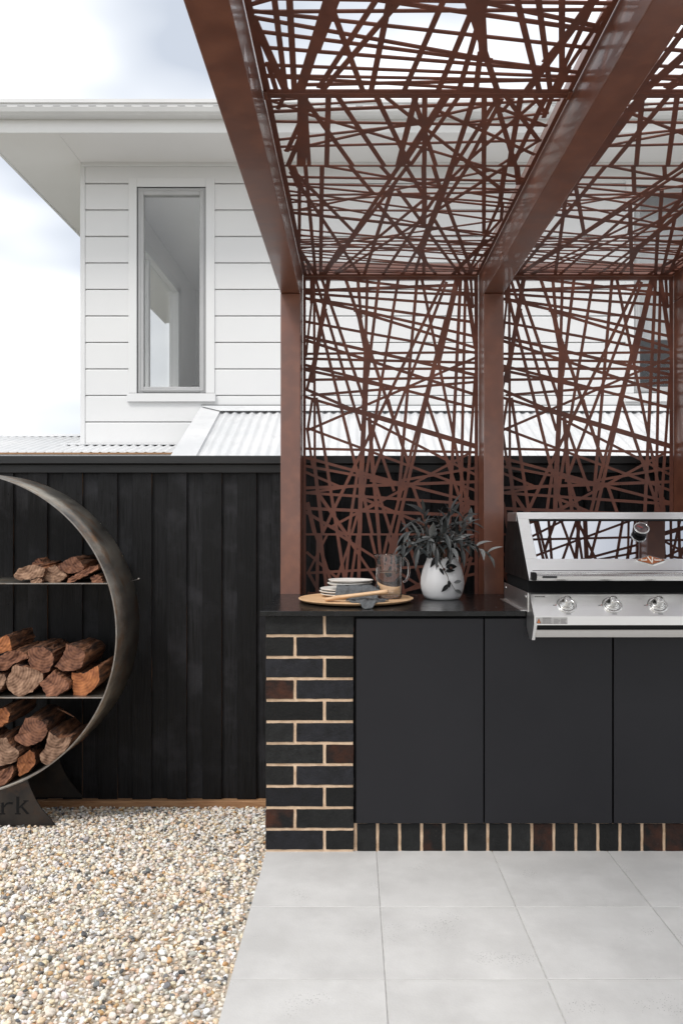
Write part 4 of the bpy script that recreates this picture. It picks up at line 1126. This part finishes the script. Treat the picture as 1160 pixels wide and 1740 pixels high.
def nap2(u, t):
    # lies on the board under the servers and hangs over the board's front edge in a point
    px = lerp(590, 660, u) 
    y = lerp(3.52, 3.375, t)
    edge = 1 - abs(u - .48) * 1.7
    y = lerp(3.50, 3.50 - .170 * max(.22, edge), t) + .006 * math.sin(u * 9)
    x = P(px, 1020, 3.45).x - .004 + .016 * (t - .5) * (u - .3)
    rim = 3.63 - math.sqrt(max(0.0, .252 ** 2 - (x - .004) ** 2))
    z = ZC + .0215 + .0025 * math.sin(u * 19 + 1.5 * t) + .0018 * math.sin(u * 43 + t * 5) + .004 * math.sin(3.1 * u) * (1 - t)
    if y < rim: z -= min(.016, (rim - y) * .9)
    z += .004 * math.exp(-((t - .1) / .12) ** 2)
    return (x, y, max(z, ZC + .003))
n2 = cloth('napkin', nap2, 48, 24, 'linen'); tag(n2, 'crumpled charcoal linen napkin with frayed edge hanging off the board', 'napkin')
# fringe of the second napkin
fr = []; ff = []
for k in range(90):
    u = k / 89; p = Vector(nap2(u, 1.0)); l = random.uniform(.004, .009); dx = random.uniform(-.0025, .0025)
    b = len(fr); fr += [(p.x - .0006, p.y, p.z), (p.x + .0006, p.y, p.z), (p.x + dx + .0004, p.y - l * .8, max(ZC + .0015, p.z - l * .6)), (p.x + dx - .0004, p.y - l * .8, max(ZC + .0015, p.z - l * .6))]
    ff.append((b, b + 1, b + 2, b + 3))
o = link('fringe', pydata('fringe', fr, ff), 'linen', n2); o['kind'] = 'stuff'
# wooden servers
def server(p0, p1, lab, fork=False):
    o = empty('salad_server', p0); d = (p1 - p0); l = d.length; d.normalize()
    v = []; f = []; n = 12; secs = []
    for s, wv, hv in ((0, .004, .0025), (.02, .014, .004), (.06, .021, .0055), (.11, .022, .006), (.16, .017, .006), (.22, .010, .0055), (.30, .008, .005), (.6, .0075, .0048), (.9, .0095, .005), (.985, .0105, .005), (1.0, .008, .004)):
        secs.append((s, wv, hv))
    sidev = d.cross(Vector((0, 0, 1))).normalized(); up = sidev.cross(d).normalized()
    for s, wv, hv in secs:
        for k in range(n):
            a = 2 * math.pi * k / n
            dish = -.006 * math.exp(-((s - .09) / .05) ** 2) * (1 if math.sin(a) > 0.3 else 0) * (1 - abs(math.cos(a)) ** 2)
            v.append(d * (s * l) + sidev * (math.cos(a) * wv * 1.25) + up * (math.sin(a) * hv * 1.75 + dish))
    for i in range(len(secs) - 1):
        for k in range(n): f.append((i * n + k, i * n + (k + 1) % n, (i + 1) * n + (k + 1) % n, (i + 1) * n + k))
    f.append(tuple(range(n - 1, -1, -1))); f.append(tuple((len(secs) - 1) * n + k for k in range(n)))
    me = pydata('blade_and_handle', v, f)
    link('blade_and_handle', me, 'spoon', o, smooth=True)
    return tag(o, lab, 'wooden spoon')
server(P(551, 1018, 3.49) , P(659, 1005, 3.44), 'pale wooden serving spoon resting across the napkin')
# glass jug with water
jx, jy, jz = P(660.5, 1000, 3.62).x, 3.62, ZC + .0158
jug = empty('glass_jug', (jx, jy, jz)); tag(jug, 'clear glass jug half full of water on the serving board', 'jug')
jr, jh = .0565, .193
outer = [(0, .0005), (jr - .004, .0005), (jr - .0005, .004), (jr, .010), (jr, jh - .02), (jr + .0015, jh - .002), (jr + .001, jh)]
inner = [(jr - .0015, jh), (jr - .002, jh - .004), (jr - .003, jh - .02), (jr - .003, .014), (jr - .006, .0085), (0, .0075)]
body = lathe('body', outer + inner, 'glass', jug, n=64)
# pouring lip
for v_ in body.data.vertices:
    if v_.co.z > jh - .03 and v_.co.x < 0:
        an = math.atan2(v_.co.y, v_.co.x); k = max(0, math.cos((abs(an) - math.pi) * 3.2)) if abs(abs(an) - math.pi) < .5 else 0
        v_.co.x -= .010 * k * ((v_.co.z - (jh - .03)) / .03) ** 1.5
lathe('water', [(0, .0078), (jr - .0062, .0088), (jr - .0022, .0142), (jr - .0022, .1165), (jr - .0045, .1155), (0, .1155)], 'water', jug, n=64)
wl = [((jr - .0036) * math.cos(2 * math.pi * i / 48), (jr - .0036) * math.sin(2 * math.pi * i / 48), .1163) for i in range(49)]
tube('waterline', wl, .0009, 'glass', jug, 8)
hpts = []
for i in range(19):
    a = R(-84 + 168 * i / 18); hpts.append((jr - .003 + .034 * max(0, math.cos(a)) ** .7, 0, .124 + .052 * math.sin(a)))
tube('handle', hpts, .0052, 'glass', jug, 12)

# vase
vx, vy = P(751, 1000, 3.76).x, 3.76
vase = empty('vase', (vx, vy, ZC)); tag(vase, 'white glazed ceramic vase holding leafy branches on the benchtop', 'vase')
vp = [(0, .0), (.066, .0), (.077, .004), (.0865, .018), (.0945, .042), (.0985, .07), (.0965, .098), (.090, .128), (.081, .155), (.0735, .172), (.0705, .181), (.0705, .185),
      (.067, .1855), (.066, .180), (.069, .170), (.077, .152), (.086, .126), (.092, .098), (.094, .07), (.090, .043), (.080, .018), (.0, .012)]
lathe('body', vp, 'vase', vase, n=72)

# branches
def leafmesh(seed, L_, W_, curl):
    rr = random.Random(seed); v = []; f = []; n = 9
    for i in range(n + 1):
        t = i / n; w_ = W_ * (math.sin(math.pi * min(1, t ** .8)) ** .85) * (1 - .25 * t) + .0004
        y = L_ * t; z = -curl * t * t * L_ + .04 * L_ * math.sin(t * 3)
        v += [(-w_, y, z + w_ * .45), (0, y, z), (w_, y, z + w_ * .45)]
    for i in range(n):
        for k in range(2): a = i * 3 + k; f.append((a, a + 1, a + 4, a + 3))
    me = pydata('leaf', v, f); me.polygons.foreach_set('use_smooth', [True] * len(me.polygons)); return me
leaves = []
for s in range(8):
    me_ = leafmesh(s, 1.0, random.uniform(.105, .15), random.uniform(-.1, .55)); me_.materials.append(M['leaf']); leaves.append(me_)
pale = []
for s in range(4):
    me_ = leafmesh(s + 20, 1.0, random.uniform(.13, .17), random.uniform(.1, .5)); me_.materials.append(M['leafpale']); pale.append(me_)
wide = []
for s in range(3):
    me_ = leafmesh(s + 40, 1.0, random.uniform(.20, .26), .15); me_.materials.append(M['leafblack']); wide.append(me_)
berrym = lathemesh('berry', [(0, -.0052), (.003, -.0044), (.0050, -.0015), (.0051, .001), (.0035, .0042), (0, .0052)], 12); berrym.materials.append(M['berry'])
berrym.polygons.foreach_set('use_smooth', [True] * len(berrym.polygons))
def putleaf(par, base, direction, up, ln, me):
    y = direction.normalized(); x = y.cross(up)
    if x.length < 1e-3: x = y.cross(Vector((1, 0, .2)))
    x.normalize(); z = x.cross(y)
    o = inst('leaf', me, par)
    b = base
    o.matrix_local = Matrix(((x.x * ln, y.x * ln, z.x * ln, b.x), (x.y * ln, y.y * ln, z.y * ln, b.y), (x.z * ln, y.z * ln, z.z * ln, b.z), (0, 0, 0, 1)))
mouth = Vector((vx, vy, ZC + .185))
def branch(tip, bend, nl, lab, palefrac=.10, l0=.060, l1=.100, start=.22, seed=0, grp='leafy branches in the white vase'):
    rr = random.Random(seed)
    a0 = rr.uniform(0, 6.28); st = mouth + Vector((math.cos(a0) * .03, math.sin(a0) * .03, -.12))
    m1 = mouth + Vector((math.cos(a0) * .03 + (tip.x - mouth.x) * .18, math.sin(a0) * .03 + (tip.y - mouth.y) * .15, .03))
    o = empty('branch', st)
    pts = []
    for i in range(15):
        t = i / 14
        if t < .35:
            p = st.lerp(m1, t / .35)
        else:
            s = (t - .35) / .65; c_ = m1.lerp(tip, .5) + bend
            p = m1 * (1 - s) ** 2 + c_ * 2 * s * (1 - s) + tip * s * s
        pts.append(p)
    tube('stem', [p - st for p in pts], [.0026 - .0017 * i / 14 for i in range(15)], 'stem', o, 7)
    for k in range(nl):
        t = .40 + .60 * (k + .5) / nl; i = min(13, int(t * 14)); fr_ = t * 14 - i; p = pts[i].lerp(pts[i + 1], fr_)
        tan = (pts[i + 1] - pts[i]).normalized(); an = k * 2.4 + rr.uniform(-.4, .4)
        s1 = tan.cross(Vector((.3, 1, .1))).normalized(); s2 = tan.cross(s1)
        rad = s1 * math.cos(an) + s2 * math.sin(an)
        d = tan * rr.uniform(.35, .9) + rad * rr.uniform(.6, 1.0) + Vector((0, 0, rr.uniform(-.25, .15)))
        putleaf(o, p - st, d, Vector((rr.uniform(-.5, .5), -.4, 1)), rr.uniform(l0, l1), rr.choice(pale if rr.random() < palefrac else leaves))
    putleaf(o, pts[-1] - st, (pts[-1] - pts[-2]) + Vector((0, 0, -.01)), Vector((0, -.3, 1)), rr.uniform(l0, l1), rr.choice(pale if rr.random() < palefrac else leaves))
    for k in range(rr.randint(0, 2)):
        p = pts[rr.randint(7, 12)]; inst('berry', berrym, o, p - st + Vector((rr.uniform(-.012, .012), -.008, rr.uniform(-.012, .01))))
    return tag(o, lab, 'branch', grp)
def C6(x, y, Y): return P(660 + x * .1724, 850 + y * .1724, Y)
Z0 = Vector((0, 0, 0))
BL = 'dark grey green leafy branch fanning up from the white vase'
br_list = [(C6(345, 130, 3.74), (-.02, 0, .03), 9, BL), (C6(610, 110, 3.79), (.0, 0, .02), 9, BL), (C6(740, 165, 3.73), (.02, 0, .03), 10, BL), (C6(830, 220, 3.82), (.02, 0, .05), 10, BL),
           (C6(480, 190, 3.70), (.0, -.01, .03), 10, BL), (C6(270, 200, 3.80), (-.02, 0, .05), 9, BL), (C6(200, 310, 3.73), (-.02, 0, .05), 9, BL), (C6(130, 440, 3.70), (-.01, 0, .06), 9, BL),
           (C6(560, 330, 3.66), (0, -.02, .05), 10, BL), (C6(690, 350, 3.67), (.01, -.02, .05), 10, BL), (C6(400, 380, 3.66), (-.01, -.02, .05), 10, BL), (C6(820, 420, 3.70), (.0, -.01, .06), 10, BL),
           (C6(520, 250, 3.86), (0, .02, .04), 9, BL), (C6(660, 260, 3.87), (0, .02, .04), 9, BL), (C6(300, 480, 3.68), (-.01, -.01, .06), 9, BL),
           (C6(470, 470, 3.65), (0, -.02, .05), 9, BL), (C6(600, 480, 3.645), (0, -.02, .05), 9, BL), (C6(720, 480, 3.66), (0.01, -.02, .05), 9, BL)]
def blabel(i):
    if i in (0, 1, 4, 12, 13): return 'tall upright dark leafy branch in the middle of the vase'
    if i in (5, 6, 7, 14): return 'dark leafy branch in the vase leaning towards the glass jug'
    if i in (2, 3, 11): return 'dark leafy branch in the vase leaning towards the barbecue'
    return 'short dark leafy branch spilling over the front rim of vase'
for i, (tp, bd_, nl, lb) in enumerate(br_list): branch(tp, Vector(bd_), nl, blabel(i), seed=i + 50)
branch(C6(985, 545, 3.70), Vector((.01, 0, .07)), 9, 'arching branch with silvery leaf tips reaching past the vase towards the post', .8, .062, .085, seed=3)
branch(C6(120, 500, 3.78), Vector((-.02, 0, .05)), 9, 'low branch leaning from the vase over the glass jug', .2, .05, .08, seed=9)
# sprig hanging down the front of the vase
sp = empty('branch', C6(500, 560, 3.675)); so = Vector(sp.location)
tag(sp, 'thin sprig with black leaves and berries hanging over the front of vase', 'branch', 'leafy branches in the white vase')
fy = 3.653
def C6f(x, y, off=0.0):
    """point just off the vase's front surface"""
    zt = C6(x, y, 3.66); h_ = max(0, min(.184, zt.z - ZC)); r_ = np.interp(h_, [p[1] for p in vp[1:12]], [p[0] for p in vp[1:12]])
    dx = zt.x - vx; yy = vy - math.sqrt(max(1e-4, (r_ + .004 + off) ** 2 - dx * dx)); return C6(x, y, yy)
pth = [mouth + Vector((-.01, -.05, -.03)), mouth + Vector((-.012, -.076, .006)), C6f(505, 610), C6f(540, 680), C6f(580, 750), C6f(592, 800), C6f(560, 860), C6f(515, 905)]
tube('stem', [p - so for p in pth], [.0018, .0018, .0016, .0015, .0014, .0012, .001, .0007], 'stem', sp, 7)
p2 = [C6f(592, 790), C6f(620, 830), C6f(650, 880), C6f(690, 905)]
tube('stem', [p - so for p in p2], [.0012, .0011, .001, .0008], 'stem', sp, 7)
for (a, b, mm, off) in [((470, 560), (410, 665), 0, .004), ((500, 670), (545, 735), 0, .002), ((560, 700), (655, 690), 0, .003), ((560, 660), (680, 650), 0, .004), ((600, 590), (560, 645), 0, .004),
                        ((590, 790), (600, 865), 0, .002), ((650, 890), (735, 915), 1, .003), ((640, 815), (730, 790), 1, .002), ((590, 830), (520, 905), 0, .001)]:
    q0, q1 = C6f(*a, off), C6f(*b, off + .004); putleaf(sp, q0 - so, q1 - q0, Vector((.1, -1, .25)), (q1 - q0).length, random.choice(pale if mm else wide))
for (x, y) in ((545, 680), (615, 668), (478, 645), (512, 580)):
    inst('berry', berrym, sp, C6f(x, y, .006) - so, (0, 0, 0), (1.25, 1.25, 1.25))
